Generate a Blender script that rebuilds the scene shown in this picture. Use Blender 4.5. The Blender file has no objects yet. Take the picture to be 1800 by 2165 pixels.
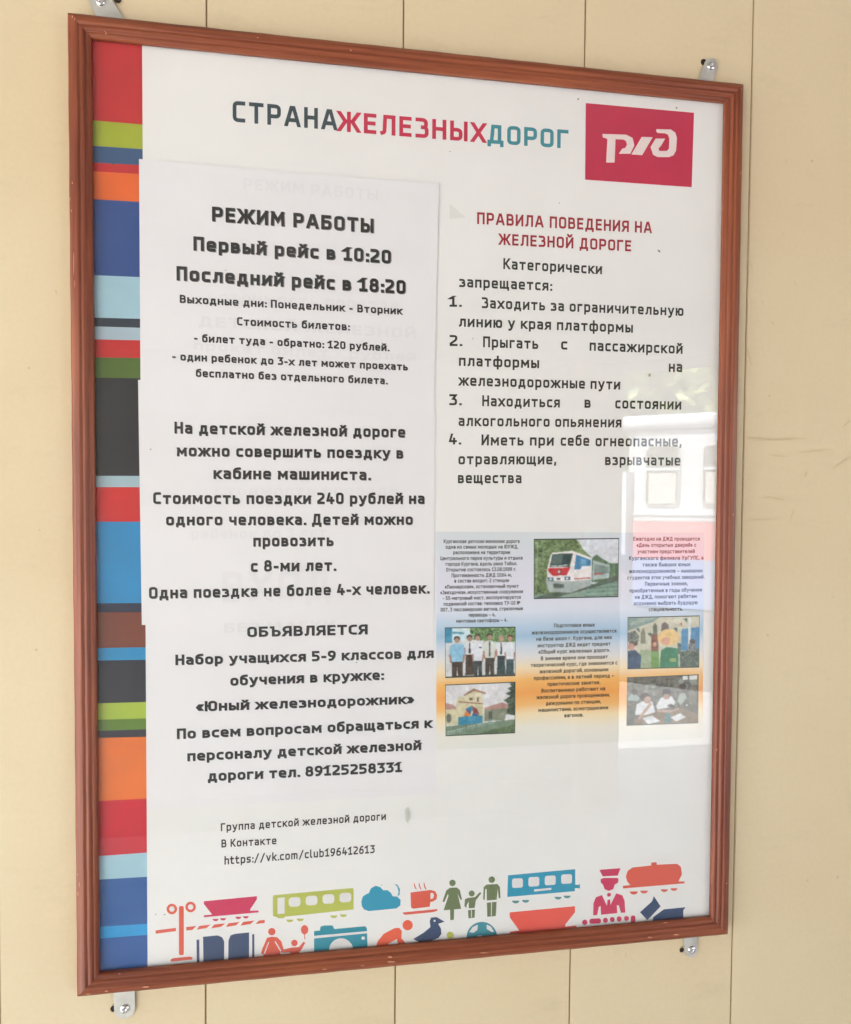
import bpy, bmesh, math, random
import numpy as np
from mathutils import Vector, Matrix
random.seed(7); rng = np.random.default_rng(5)
SC = bpy.context.scene
COL = SC.collection
R = math.radians

# ------------------------------------------------------------------ camera
F, CX, CY = 1750.0, 900.0, 1131.4
CAM = np.array([-0.14912612, -0.81147467, 1.50953868])
RB = np.array([[0.9836492, 0.0012418, -0.1800909], [-0.1800218, 0.0353276, -0.983028], [0.0051415, 0.999375, 0.0349735]])
cd = bpy.data.cameras.new("camera"); cam = bpy.data.objects.new("camera", cd); COL.objects.link(cam)
cam.matrix_world = Matrix([list(RB[i]) + [CAM[i]] for i in range(3)] + [[0, 0, 0, 1]])
cd.sensor_fit = 'HORIZONTAL'; cd.sensor_width = 36; cd.lens = 36 * F / 1800
cd.shift_y = (CY - 1082.5) / 1800
cd.clip_start = 0.02; cd.clip_end = 500
SC.camera = cam

# ------------------------------------------------------------------ light
SUN_AZ = R(-72)          # measured from +Y (behind the wall) towards +X
SUN_EL = R(46)
w = bpy.data.worlds.new("World"); SC.world = w; w.use_nodes = True
nt = w.node_tree; bg = nt.nodes['Background']
sky = nt.nodes.new('ShaderNodeTexSky'); sky.sky_type = 'NISHITA'; sky.sun_disc = False
sky.sun_elevation = SUN_EL; sky.sun_rotation = SUN_AZ; sky.dust_density = 2.2; sky.air_density = 1.0
nt.links.new(sky.outputs[0], bg.inputs[0]); bg.inputs[1].default_value = 0.12
sd = bpy.data.lights.new("sun", 'SUN'); sun = bpy.data.objects.new("sun", sd); COL.objects.link(sun)
sd.energy = 4.2; sd.angle = R(0.5); sd.color = (1.0, 0.965, 0.91)
to_sun = Vector((math.sin(SUN_AZ) * math.cos(SUN_EL), math.cos(SUN_AZ) * math.cos(SUN_EL), math.sin(SUN_EL)))
sun.rotation_euler = to_sun.to_track_quat('Z', 'Y').to_euler()
SC.view_settings.view_transform = 'Standard'; SC.view_settings.look = 'None'
SC.view_settings.exposure = 2.47; SC.view_settings.gamma = 1.0
SC.view_settings.use_curve_mapping = False

# ------------------------------------------------------------------ helpers
def at(px, py, Y):
    """where the sight line through a point of the photograph meets the plane y = Y"""
    d = RB @ np.array([(px - CX) / F, -(py - CY) / F, -1.0])
    k = (Y - CAM[1]) / d[1]
    p = CAM + k * d
    return Vector((p[0], Y, p[2]))

def tag(o, label=None, cat=None, group=None, kind=None):
    if label: o['label'] = label
    if cat: o['category'] = cat
    if group: o['group'] = group
    if kind: o['kind'] = kind
    return o

def empty(name, loc, rot=(0, 0, 0)):
    o = bpy.data.objects.new(name, None); COL.objects.link(o)
    o.location = loc; o.rotation_euler = rot; o.empty_display_size = 0.05
    return o

class MB:
    def __init__(s): s.v = []; s.f = []; s.mi = []; s.uv = None
    def face(s, pts, mi=0):
        n = len(s.v); s.v += [tuple(p) for p in pts]; s.f.append(tuple(range(n, n + len(pts)))); s.mi.append(mi)
    def box(s, a, b, mi=0, bev=0.0):
        x0, y0, z0 = a; x1, y1, z1 = b
        n = len(s.v)
        s.v += [(x0, y0, z0), (x1, y0, z0), (x1, y1, z0), (x0, y1, z0), (x0, y0, z1), (x1, y0, z1), (x1, y1, z1), (x0, y1, z1)]
        for q in ((0, 3, 2, 1), (4, 5, 6, 7), (0, 1, 5, 4), (1, 2, 6, 5), (2, 3, 7, 6), (3, 0, 4, 7)):
            s.f.append(tuple(n + i for i in q)); s.mi.append(mi)
    def grid(s, rows, mi=0, closed=False):
        """rows: list of equal-length point lists"""
        n = len(s.v); m = len(rows[0])
        for r in rows: s.v += [tuple(p) for p in r]
        for i in range(len(rows) - 1):
            for j in range(m if closed else m - 1):
                j2 = (j + 1) % m
                s.f.append((n + i * m + j, n + i * m + j2, n + (i + 1) * m + j2, n + (i + 1) * m + j)); s.mi.append(mi)
    def build(s, name, mats, parent=None, smooth=False, inv=None):
        me = bpy.data.meshes.new(name); me.from_pydata(s.v, [], s.f)
        if not isinstance(mats, (list, tuple)): mats = [mats]
        for m in mats: me.materials.append(m)
        me.polygons.foreach_set('material_index', s.mi)
        if smooth: me.polygons.foreach_set('use_smooth', [True] * len(s.f))
        me.update()
        o = bpy.data.objects.new(name, me); COL.objects.link(o)
        if parent is not None: o.parent = parent
        return o

def bevel(o, wdt, seg=2):
    m = o.modifiers.new('bevel', 'BEVEL'); m.width = wdt; m.segments = seg; m.limit_method = 'ANGLE'; m.angle_limit = R(40)

def lin(c): c = c / 255.0; return c / 12.92 if c <= 0.04045 else ((c + 0.055) / 1.055) ** 2.4
ILL, VEIL = 0.86, 0.030
def inkc(r, g, b):
    """ink colour whose appearance on the shaded, glazed board is the given one"""
    return tuple(min(0.9, max(0.012, (lin(x) - VEIL) / ILL)) for x in (r, g, b)) + (1,)

def mat(name, col, rough=0.6, metal=0.0, spec=0.5):
    m = bpy.data.materials.new(name); m.use_nodes = True
    b = m.node_tree.nodes['Principled BSDF']
    b.inputs['Base Color'].default_value = col if len(col) == 4 else tuple(col) + (1,)
    b.inputs['Roughness'].default_value = rough; b.inputs['Metallic'].default_value = metal
    b.inputs['Specular IOR Level'].default_value = spec
    return m
def nodes(m): return m.node_tree.nodes, m.node_tree.links, m.node_tree.nodes['Principled BSDF']

def noise_mat(name, col, amt=0.06, scale=8, rough=0.6, bump=0.0, bscale=60, stretch=(1, 1, 1), spec=0.5, col2=None, metal=0.0):
    m = mat(name, col, rough, metal, spec); n, l, b = nodes(m)
    tc = n.new('ShaderNodeTexCoord'); mp = n.new('ShaderNodeMapping'); mp.inputs['Scale'].default_value = stretch
    l.new(tc.outputs['Object'], mp.inputs[0])
    t = n.new('ShaderNodeTexNoise'); t.inputs['Scale'].default_value = scale; t.inputs['Detail'].default_value = 6
    l.new(mp.outputs[0], t.inputs[0])
    r = n.new('ShaderNodeValToRGB'); e = r.color_ramp.elements
    c = col[:3]; c2 = col2[:3] if col2 else tuple(x * (1 - 2 * amt) for x in c)
    e[0].position = 0.3; e[1].position = 0.7; e[0].color = tuple(c2) + (1,); e[1].color = tuple(min(1, x * (1 + amt)) for x in c) + (1,)
    l.new(t.outputs[0], r.inputs[0]); l.new(r.outputs[0], b.inputs['Base Color'])
    if bump:
        t2 = n.new('ShaderNodeTexNoise'); t2.inputs['Scale'].default_value = bscale; t2.inputs['Detail'].default_value = 5
        l.new(mp.outputs[0], t2.inputs[0])
        bp = n.new('ShaderNodeBump'); bp.inputs['Strength'].default_value = bump; bp.inputs['Distance'].default_value = 0.002
        l.new(t2.outputs[0], bp.inputs['Height']); l.new(bp.outputs[0], b.inputs['Normal'])
    return m

# ------------------------------------------------------------------ materials
def wall_mat():
    m = mat('painted_panel', (0.6, 0.45, 0.25, 1), 0.62, 0, 0.35); n, l, b = nodes(m)
    tc = n.new('ShaderNodeTexCoord')
    def noise(sc, det=4, st=(1, 1, 1), rough=0.5):
        mp = n.new('ShaderNodeMapping'); mp.inputs['Scale'].default_value = st
        l.new(tc.outputs['Object'], mp.inputs[0])
        t = n.new('ShaderNodeTexNoise'); t.inputs['Scale'].default_value = sc; t.inputs['Detail'].default_value = det
        t.inputs['Roughness'].default_value = rough
        l.new(mp.outputs[0], t.inputs[0]); return t
    big = noise(3.5, 3); r = n.new('ShaderNodeValToRGB'); e = r.color_ramp.elements
    e[0].position = 0.3; e[1].position = 0.72; e[0].color = (0.655, 0.525, 0.33, 1); e[1].color = (0.70, 0.59, 0.385, 1)
    l.new(big.outputs[0], r.inputs[0])
    # fine mottling
    fine = noise(220, 3); r2 = n.new('ShaderNodeValToRGB'); e = r2.color_ramp.elements
    e[0].position = 0.3; e[1].position = 0.7; e[0].color = (0.97, 0.97, 0.965, 1); e[1].color = (1.02, 1.02, 1.02, 1)
    l.new(fine.outputs[0], r2.inputs[0])
    mx = n.new('ShaderNodeMixRGB'); mx.blend_type = 'MULTIPLY'; mx.inputs[0].default_value = 0.6
    l.new(r.outputs[0], mx.inputs[1]); l.new(r2.outputs[0], mx.inputs[2])
    # faint smudges and rubbed streaks
    sm = noise(9, 6, (1, 1, 2.6), 0.7); r3 = n.new('ShaderNodeValToRGB'); e = r3.color_ramp.elements
    e[0].position = 0.30; e[1].position = 0.43; e[0].color = (0.80, 0.79, 0.78, 1); e[1].color = (1, 1, 1, 1)
    l.new(sm.outputs[0], r3.inputs[0])
    mx2 = n.new('ShaderNodeMixRGB'); mx2.blend_type = 'MULTIPLY'; mx2.inputs[0].default_value = 0.28
    l.new(mx.outputs[0], mx2.inputs[1]); l.new(r3.outputs[0], mx2.inputs[2])
    # small specks of dirt
    sp = n.new('ShaderNodeTexVoronoi'); sp.inputs['Scale'].default_value = 26
    l.new(tc.outputs['Object'], sp.inputs[0])
    r4 = n.new('ShaderNodeValToRGB'); e = r4.color_ramp.elements
    e[0].position = 0.030; e[1].position = 0.05; e[0].color = (0.62, 0.56, 0.48, 1); e[1].color = (1, 1, 1, 1)
    l.new(sp.outputs['Distance'], r4.inputs[0])
    mx3 = n.new('ShaderNodeMixRGB'); mx3.blend_type = 'MULTIPLY'; mx3.inputs[0].default_value = 0.45
    l.new(mx2.outputs[0], mx3.inputs[1]); l.new(r4.outputs[0], mx3.inputs[2])
    l.new(mx3.outputs[0], b.inputs['Base Color'])
    bp = n.new('ShaderNodeBump'); bp.inputs['Strength'].default_value = 0.35; bp.inputs['Distance'].default_value = 0.004
    bn = noise(7, 2); l.new(bn.outputs[0], bp.inputs['Height'])
    bp2 = n.new('ShaderNodeBump'); bp2.inputs['Strength'].default_value = 0.10; bp2.inputs['Distance'].default_value = 0.0006
    bn2 = noise(420, 3); l.new(bn2.outputs[0], bp2.inputs['Height']); l.new(bp.outputs[0], bp2.inputs['Normal'])
    l.new(bp2.outputs[0], b.inputs['Normal'])
    return m
M_WALL = wall_mat()
M_GAP = mat('joint_filler', (0.40, 0.26, 0.13, 1), 0.9)

def wood_mat():
    m = mat('stained_wood', (0.3, 0.08, 0.03, 1), 0.33, 0, 0.40); n, l, b = nodes(m)
    tc = n.new('ShaderNodeTexCoord'); mp = n.new('ShaderNodeMapping'); mp.inputs['Scale'].default_value = (3.2, 160, 160)
    l.new(tc.outputs['Object'], mp.inputs[0])
    t = n.new('ShaderNodeTexNoise'); t.inputs['Scale'].default_value = 1.6; t.inputs['Detail'].default_value = 7; t.inputs['Roughness'].default_value = 0.65
    l.new(mp.outputs[0], t.inputs[0])
    r = n.new('ShaderNodeValToRGB'); e = r.color_ramp.elements
    e[0].position = 0.33; e[1].position = 0.68; e[0].color = (0.150, 0.037, 0.016, 1); e[1].color = (0.33, 0.100, 0.042, 1)
    el = r.color_ramp.elements.new(0.5); el.color = (0.245, 0.063, 0.027, 1)
    l.new(t.outputs[0], r.inputs[0])
    t2 = n.new('ShaderNodeTexNoise'); t2.inputs['Scale'].default_value = 5; t2.inputs['Detail'].default_value = 3
    l.new(tc.outputs['Object'], t2.inputs[0])
    r2 = n.new('ShaderNodeValToRGB'); e = r2.color_ramp.elements; e[0].position = 0.3; e[1].position = 0.7
    e[0].color = (0.85, 0.80, 0.85, 1); e[1].color = (1.1, 1.12, 1.05, 1)
    l.new(t2.outputs[0], r2.inputs[0])
    mx = n.new('ShaderNodeMixRGB'); mx.blend_type = 'MULTIPLY'; mx.inputs[0].default_value = 1
    l.new(r.outputs[0], mx.inputs[1]); l.new(r2.outputs[0], mx.inputs[2]); l.new(mx.outputs[0], b.inputs['Base Color'])
    bp = n.new('ShaderNodeBump'); bp.inputs['Strength'].default_value = 0.12; bp.inputs['Distance'].default_value = 0.0006
    l.new(t.outputs[0], bp.inputs['Height']); l.new(bp.outputs[0], b.inputs['Normal'])
    return m
M_WOOD = wood_mat()
M_CHIP = mat('bare_scratch', (0.62, 0.27, 0.15, 1), 0.7)

def paper_mat(name, col, amt=0.012):
    m = noise_mat(name, col, amt, 5, 0.75, 0.6, 6, (1, 1.0, 1.6), 0.25)
    return m
M_PAPER = paper_mat('poster_paper', inkc(226, 225, 220), 0.014)
M_SHEET = paper_mat('sheet_paper', inkc(221, 219, 221), 0.012)
M_INKW = mat('unprinted_white', inkc(218, 216, 212), 0.7, 0, 0.25)

_inks = {}
def ink(r, g, b, rough=0.55):
    k = (r, g, b)
    if k not in _inks: _inks[k] = mat('ink_%d_%d_%d' % k, inkc(r, g, b), rough, 0, 0.25)
    return _inks[k]

def glass_mat():
    m = bpy.data.materials.new('window_glass'); m.use_nodes = True; n = m.node_tree.nodes; l = m.node_tree.links
    n.clear(); out = n.new('ShaderNodeOutputMaterial'); mix = n.new('ShaderNodeMixShader')
    tr = n.new('ShaderNodeBsdfTransparent'); tr.inputs[0].default_value = (1, 1, 1, 1)
    gl = n.new('ShaderNodeBsdfGlossy'); gl.inputs['Roughness'].default_value = 0.0
    fr = n.new('ShaderNodeFresnel'); geo = n.new('ShaderNodeNewGeometry'); mr = n.new('ShaderNodeMapRange')
    mr.inputs['To Min'].default_value = 1.52; mr.inputs['To Max'].default_value = 1 / 1.52
    l.new(geo.outputs['Backfacing'], mr.inputs['Value']); l.new(mr.outputs[0], fr.inputs['IOR'])
    l.new(fr.outputs[0], mix.inputs[0]); l.new(tr.outputs[0], mix.inputs[1]); l.new(gl.outputs[0], mix.inputs[2]); 
    tc = n.new('ShaderNodeTexCoord'); nz_ = n.new('ShaderNodeTexNoise'); nz_.inputs['Scale'].default_value = 6; nz_.inputs['Detail'].default_value = 8; nz_.inputs['Roughness'].default_value = .7
    l.new(tc.outputs['Object'], nz_.inputs[0]); dm = n.new('ShaderNodeMapRange'); dm.inputs['From Min'].default_value = .42; dm.inputs['From Max'].default_value = .8; dm.inputs['To Min'].default_value = .002; dm.inputs['To Max'].default_value = .022
    l.new(nz_.outputs[0], dm.inputs['Value']); dd = n.new('ShaderNodeBsdfDiffuse'); dd.inputs[0].default_value = (.75, .74, .70, 1)
    mx = n.new('ShaderNodeMixShader'); l.new(dm.outputs[0], mx.inputs[0]); l.new(mix.outputs[0], mx.inputs[1]); l.new(dd.outputs[0], mx.inputs[2]); l.new(mx.outputs[0], out.inputs[0])
    return m
M_GLASS = glass_mat()
M_ZINC = noise_mat('zinc_plate', (0.64, 0.63, 0.57), 0.10, 60, 0.42, 0.05, 200, metal=0.55)
M_SCREW = noise_mat('bright_screw', (0.80, 0.80, 0.80), 0.08, 200, 0.16, metal=1.0)
M_DARK = mat('painted_hole_shade', (0.02, 0.013, 0.01, 1), 0.8)

# ------------------------------------------------------------------ wall of panels
WZ0, WZ1 = 0.12, 2.75
PITCH = 0.18565
wall = empty('panel_wall', (0, 0, 0))
wall.rotation_euler = (0, R(0.27), 0)
tag(wall, 'beige wall of tall painted panels behind the framed board', 'wall')
mb = MB(); mb.box((-3.0, 0.0016, WZ0), (6.0, 0.30, WZ1)); mb.build('backing', M_GAP, wall)
xg = -0.2196 - 0.0     # a joint at z = 0 once the wall's slight lean is applied
k0 = -17
panel_me = None
for k in range(-10, 33):
    x0 = xg + k * PITCH
    g = 0.00062
    mb = MB(); mb.box((-PITCH / 2 + g, 0, -(WZ1 - WZ0) / 2), (PITCH / 2 - g, 0.0015, (WZ1 - WZ0) / 2))
    if panel_me is None:
        o = mb.build('panel', M_WALL, wall); panel_me = o.data
        bm = bmesh.new(); bm.from_mesh(panel_me)
        bmesh.ops.bevel(bm, geom=[e for e in bm.edges if abs((e.verts[0].co - e.verts[1].co).z) > 1], offset=0.0006, segments=2, affect='EDGES')
        bm.to_mesh(panel_me); bm.free()
    else:
        o = bpy.data.objects.new('panel', panel_me); COL.objects.link(o); o.parent = wall
    o.location = (x0 + PITCH / 2, random.uniform(-0.00025, 0.00025), (WZ0 + WZ1) / 2)

# scuffs and fine scratches on the paint
def scuffs(lines, width, colour, name='scuff'):
    mb = MB()
    for ln in lines:
        P_ = [at(x, y, 0.0) for x, y in ln]
        for a, b in zip(P_[:-1], P_[1:]):
            n = 7; t = (b - a).normalized(); nn = Vector((-t.z, 0, t.x)); L = []; Q = []
            for i in range(n + 1):
                f = i / n; p = a.lerp(b, f) + nn * random.uniform(-.5, .5) * width; w_ = width * (.25 + .75 * math.sin(math.pi * min(.97, max(.03, f)))) * random.uniform(.6, 1.1)
                L.append((p.x + nn.x * w_, -.00075, p.z + nn.z * w_)); Q.append((p.x - nn.x * w_, -.00075, p.z - nn.z * w_))
            mb.grid([L, Q])
    o = mb.build(name, colour, wall); o.matrix_parent_inverse = Matrix.Rotation(R(0.27), 4, 'Y').inverted(); tag(o, kind='stuff')
def zr(*p): return [(1450 + x * .4284, 300 + y * .4284) for x, y in p]
scuffs([zr((306, 465), (304, 540), (303, 612)), zr((533, 680), (545, 712)), zr((372, 782), (384, 800)), zr((424, 885), (432, 905)), zr((425, 1182), (428, 1200)), zr((482, 444), (485, 458)), zr((816, 1372), (770, 1410)), zr((534, 1805), (515, 1872)),
        [(118, 612), (120, 622)], [(50, 838), (52, 842)], [(82, 1118), (86, 1124)], [(1322, 2013), (1323, 2020)]], .00045, mat('scuff_dark', (.52, .41, .245, 1), .8))
scuffs([zr((300, 1462), (420, 1468), (590, 1466)), zr((330, 1475), (520, 1470)), zr((380, 1762), (420, 1750), (482, 1772)), zr((300, 1866), (440, 1864)), zr((560, 1535), (700, 1520)), zr((600, 1620), (590, 1660)), zr((420, 1545), (500, 1555)), zr((316, 585), (330, 640)), zr((300, 1010), (325, 1105)),
        [(1760, 990), (1800, 965)], [(1660, 330), (1664, 352)]], .0007, mat('scuff_pale', (.61, .495, .30, 1), .8))

# ------------------------------------------------------------------ framed notice board
OW, Z0, Z1 = 0.33, 1.05175, 1.94825
ZC = (Z0 + Z1) / 2
board = empty('notice_board', (0, 0, ZC))
tag(board, 'glazed notice board in a reddish brown moulded wooden frame on the beige wall', 'notice board')
PRO = [(0, 0.0012), (0, 0.0105), (0.0005, 0.0122), (0.0022, 0.0134), (0.0048, 0.0146), (0.0070, 0.0154), (0.0080, 0.0156), (0.0092, 0.0150), (0.0100, 0.0140),
       (0.0108, 0.0146), (0.0122, 0.0153), (0.0136, 0.0150), (0.0146, 0.0141), (0.0152, 0.0128), (0.0160, 0.0131), (0.0174, 0.0130),
       (0.0188, 0.0122), (0.0196, 0.0112), (0.0198, 0.0100), (0.0198, 0.0068)]
def rail(half_len, half_other):
    """rail along local X, outer edge at local z=+half_other, inner towards -z; mitred"""
    mb = MB(); N = 46; rows = []
    for i in range(N + 1):
        t = i / N * 2 - 1; row = []
        for (u, d) in PRO:
            L = half_len - u - 0.00014
            wob = 0.00018 * math.sin(i * 1.7 + u * 300) if 0 < i < N else 0
            row.append((t * L, -d + wob * 0.4, half_other - u + wob * (1 if u < 0.019 else 0.2)))
        rows.append(row)
    mb.grid(rows)
    return mb
def add_rail(hl, ho, ang, label):
    o = rail(hl, ho).build('frame_rail', M_WOOD, board, smooth=True)
    o.rotation_euler = (0, ang, 0); o['label'] = label
    o.data.materials[0] = M_WOOD
    return o
hz = (Z1 - Z0) / 2
add_rail(OW, hz, 0, 'top rail of the wooden frame')
add_rail(OW, hz, math.pi, 'bottom rail of the wooden frame')
add_rail(hz, OW, math.pi / 2, 'right rail of the wooden frame')
add_rail(hz, OW, -math.pi / 2, 'left rail of the wooden frame')
mb = MB(); mb.box((-OW + 0.003, -0.0045, -hz + 0.003), (OW - 0.003, -0.0010, hz - 0.003)); mb.build('backing_board', noise_mat('hardboard', (0.25, 0.16, 0.09), 0.1, 40), board)
GY = -0.0084
mb = MB(); mb.face([(-OW + 0.012, GY, -hz + 0.012), (OW - 0.012, GY, -hz + 0.012), (OW - 0.012, GY, hz - 0.012), (-OW + 0.012, GY, hz - 0.012)])
mb.face([(-OW + 0.012, GY + 0.002, -hz + 0.012), (-OW + 0.012, GY + 0.002, hz - 0.012), (OW - 0.012, GY + 0.002, hz - 0.012), (OW - 0.012, GY + 0.002, -hz + 0.012)])
mb.build('glass_pane', M_GLASS, board)
# mitre lines opened a hair at the corners
def loc_board(v): return Vector((v[0], v[1], v[2] - ZC))
for (a, b_, wd) in (((144, 26), (190, 77), 1.1), ((1571, 180), (1534, 214), 0.5), ((1538, 1975), (1505, 1941), 0.9), ((168, 2105), (209, 2062), 0.5)):
    pass
# bare scratches on the wood
def chip(px, py, lx, ly, u=-0.0162):
    mb = MB(); n = 9; pts = []
    for i in range(n):
        a = 2 * math.pi * i / n; rr = random.uniform(0.55, 1.1)
        pts.append(loc_board(at(px + math.cos(a) * lx * rr, py + math.sin(a) * ly * rr, u)))
    mb.face(pts[::-1]); return mb
cm = MB()
for c in ((224, 70, 2.2, 2.5), (222, 66, 1.5, 1), (153, 34, 2, 4), (158, 39, 1.5, 3), (742, 106, 2.5, 1.8), (309, 2087, 10, 1.6), (225, 2096, 4, 1.6), (186, 2102, 6, 1.1), (253, 2059, 3, 1.0),
          (825, 2024, 8, 2.2), (828, 2034, 9, 2.0), (1022, 2015, 12, 1.3), (1430, 1977, 7, 1.6), (1374, 1982, 6, 1.3), (686, 2050, 6, 1.1), (767, 2042, 5, 1.0), (1408, 1951, 5, 1.2), (156, 560, 0.8, 34), (158, 600, 0.7, 12),
          (164, 1850, 1.0, 4), (168, 1870, 1.2, 6), (165, 1890, 1.0, 5), (1567, 365, 1, 4), (1568, 188, 1.6, 1.6), (1551, 1088, 1, 3), (1537, 1868, 1, 3), (1516, 1585, 1.2, 3),
          (545, 79, 3, 1.2), (148, 420, 0.9, 6), (151, 445, 0.9, 4), (153, 386, 1.0, 3)):
    m_ = chip(*c)
    n = len(cm.v); cm.v += m_.v; cm.f += [tuple(n + i for i in f) for f in m_.f]; cm.mi += m_.mi
tag(cm.build('scratch', M_CHIP, board), kind='stuff')

# ------------------------------------------------------------------ metal hangers with screws
def hanger(base, scr, width, end_r, holes, plug_r=0.0042):
    """base, scr: pixels of the tab's middle at the frame and of its screw"""
    b0 = at(*base, -0.003); s0 = at(*scr, -0.003)
    d = (s0 - b0).normalized(); up = 1 if s0.z > b0.z else -1
    side = Vector((d.z, 0, -d.x))
    start = b0 - d * 0.016
    # outline in the wall plane
    pts = []
    hw = width / 2
    pts.append(start - side * hw * 1.08); pts.append(start + side * hw * 1.08)
    e = s0 + d * 0.0
    for i in range(15):
        a = -math.pi / 2 + math.pi * i / 14
        pts.append(e + side * (hw * math.cos(a + math.pi / 2) * -1) * 1.0 * -1 if False else e + side * (math.cos(math.pi * i / 14) * hw) + d * (math.sin(math.pi * i / 14) * end_r))
    th = 0.0014
    mb = MB()
    fr = [(p.x, -0.0030, p.z) for p in pts]; bk = [(p.x, -0.0030 + th, p.z) for p in pts]
    n = len(pts)
    mb.face(fr); mb.face(bk[::-1])
    for i in range(n):
        j = (i + 1) % n; mb.face([fr[i], bk[i], bk[j], fr[j]])
    for i in range(len(mb.v)): v = mb.v[i]; mb.v[i] = (v[0], v[1], v[2] - ZC)
    t = mb.build('hanger_plate', M_ZINC, board); bm = bmesh.new(); bm.from_mesh(t.data); bmesh.ops.remove_doubles(bm, verts=bm.verts, dist=1e-6)
    bmesh.ops.recalc_face_normals(bm, faces=bm.faces)
    bmesh.ops.bevel(bm, geom=bm.edges[:], offset=0.0003, segments=2, affect='EDGES'); bm.to_mesh(t.data); bm.free()
    # pan head screw with a cross recess
    mb = MB(); rows = []; rad = 0.0043; NS = 28
    prof = [(rad, 0.0), (rad * 1.0, 0.0006), (rad * 0.93, 0.0013), (rad * 0.75, 0.0019), (rad * 0.5, 0.0023)]
    for (rr, h) in prof:
        rows.append([(rr * math.cos(2 * math.pi * i / NS), -h, rr * math.sin(2 * math.pi * i / NS)) for i in range(NS)])
    # cross: star-shaped inner outline, sunk
    def star(sc, h):
        out = []
        for i in range(NS):
            a = 2 * math.pi * i / NS
            lob = 0.42 + 0.58 * max(0, math.cos(4 * a)) ** 2.0
            out.append((rad * 0.52 * lob * sc * math.cos(a + 0.5), -h, rad * 0.52 * lob * sc * math.sin(a + 0.5)))
        return out
    rows[-1] = [(rad * 0.55 * math.cos(2 * math.pi * i / NS + 0.5), -0.0022, rad * 0.55 * math.sin(2 * math.pi * i / NS + 0.5)) for i in range(NS)]
    rows.append(star(0.98, 0.0022)); rows.append(star(0.8, 0.0004))
    mb.grid(rows, closed=True); mb.face(star(0.8, 0.0004)[::-1])
    s = mb.build('screw', M_SCREW, t); s.location = (s0.x, -0.0030, s0.z - ZC)
    bm = bmesh.new(); bm.from_mesh(s.data); bmesh.ops.recalc_face_normals(bm, faces=bm.faces); bm.to_mesh(s.data); bm.free()
    for pl in s.data.polygons: pl.use_smooth = True
    # old drill hole in the wall beside it: a flat disc painted as its inner shade, with a raised, torn rim
    for (hx, hy, hr) in holes:
        c = at(hx, hy, 0.0); mb = MB(); rows = []
        for (rr, y) in ((hr * 1.32, 0.0001), (hr * 1.16, -0.0007), (hr * 1.0, -0.0003)):
            rows.append([(c.x + rr * math.cos(2 * math.pi * i / 20) * (1 + 0.05 * math.sin(i * 2.3)), y, c.z + rr * math.sin(2 * math.pi * i / 20) * (1 + 0.05 * math.cos(i * 1.9))) for i in range(20)])
        mb.grid(rows, closed=True); mb.grid([rows[-1], [(c.x + (p[0] - c.x) * 0.9, -0.0002, c.z + (p[2] - c.z) * 0.9) for p in rows[-1]]], 1, closed=True)
        mb.face([(c.x + (p[0] - c.x) * 0.9, -0.0002, c.z + (p[2] - c.z) * 0.9) for p in rows[-1]][::-1], 1)
        h = mb.build('drill_hole', [M_WALL, M_DARK], wall)
        h.matrix_parent_inverse = Matrix.Rotation(R(0.27), 4, 'Y').inverted()
        for v in h.data.vertices: v.co.y -= 0.0004
    return t
hanger((231, 32), (213, 3), 0.0195, 0.0105, [(249, -1, 0.0036)])
hanger((1495, 164), (1503.5, 139.5), 0.0150, 0.0088, [(1488, 132, 0.0034)])
hanger((1461, 1984), (1462.5, 2008), 0.0150, 0.0088, [(1441.5, 2008, 0.0027)])
hanger((262.5, 2104), (263.5, 2133), 0.0190, 0.0100, [(241, 2132, 0.0030)])

# ------------------------------------------------------------------ layers inside the frame
PY = -0.0050          # face of the poster
S1, S2, S3, LF = PY - 0.0009, PY - 0.0006, PY - 0.0003, PY - 0.0003
INK = 0.00008

poster = MB()
nx, nz = 24, 32; rows = []
for i in range(nz + 1):
    rows.append([(-OW + 0.014 + (2 * OW - 0.028) * j / nx, PY, -hz + 0.014 + (2 * hz - 0.028) * i / nz) for j in range(nx + 1)])
poster.grid(rows)
poster = poster.build('poster', M_PAPER); poster.location = (0, 0, ZC)
tag(poster, 'large white printed poster with a striped colour band down its left side, behind the glass', 'poster')
def rel(v, par): return Vector(v) - Vector(par.location)

def add_poly(mb, pts, Y, par, mi=0):
    P = [rel(at(x, y, Y), par) for (x, y) in pts]
    # faces look towards -Y
    a = 0
    for i in range(len(P)):
        j = (i + 1) % len(P); a += P[i].x * P[j].z - P[j].x * P[i].z
    if a < 0: P = P[::-1]
    mb.face([p[:] for p in P], mi)

# colour band: printed blocks
bandy = [(70, 70), (253, 263), (307, 315), (342.6, 349), (361, 368), (420, 427), (581, 586), (671, 674), (689.5, 693), (717, 719.5), (755, 757), (798, 800), (1006, 1006),
         (1030, 1030), (1103, 1103), (1275.7, 1275), (1295, 1294), (1370.7, 1368.6), (1397, 1395), (1487.5, 1484.6), (1522.5, 1519), (1546, 1542), (1560.7, 1558),
         (1694.6, 1688.6), (1811.4, 1802.9), (1861, 1854), (1961, 1953.6), (1986, 1977), (2080, 2072)]
bandc = [(188, 58, 68), (162, 172, 72), (76, 98, 128), (188, 52, 68), (218, 110, 62), (46, 88, 138), (160, 192, 202), (60, 72, 80), (164, 182, 190), (190, 52, 64), (92, 112, 62),
         (60, 60, 68), (160, 182, 188), (196, 48, 66), (56, 138, 184), (60, 70, 84), (124, 80, 70), (64, 140, 182), (66, 68, 74), (162, 182, 82), (100, 128, 64), (68, 68, 76),
         (220, 120, 66), (198, 56, 76), (162, 196, 206), (60, 102, 154), (64, 154, 206), (62, 100, 154)]
def band_x(y): return 300.4 + (y - 90) * (312.2 - 300.4) / 1960.0
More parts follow.
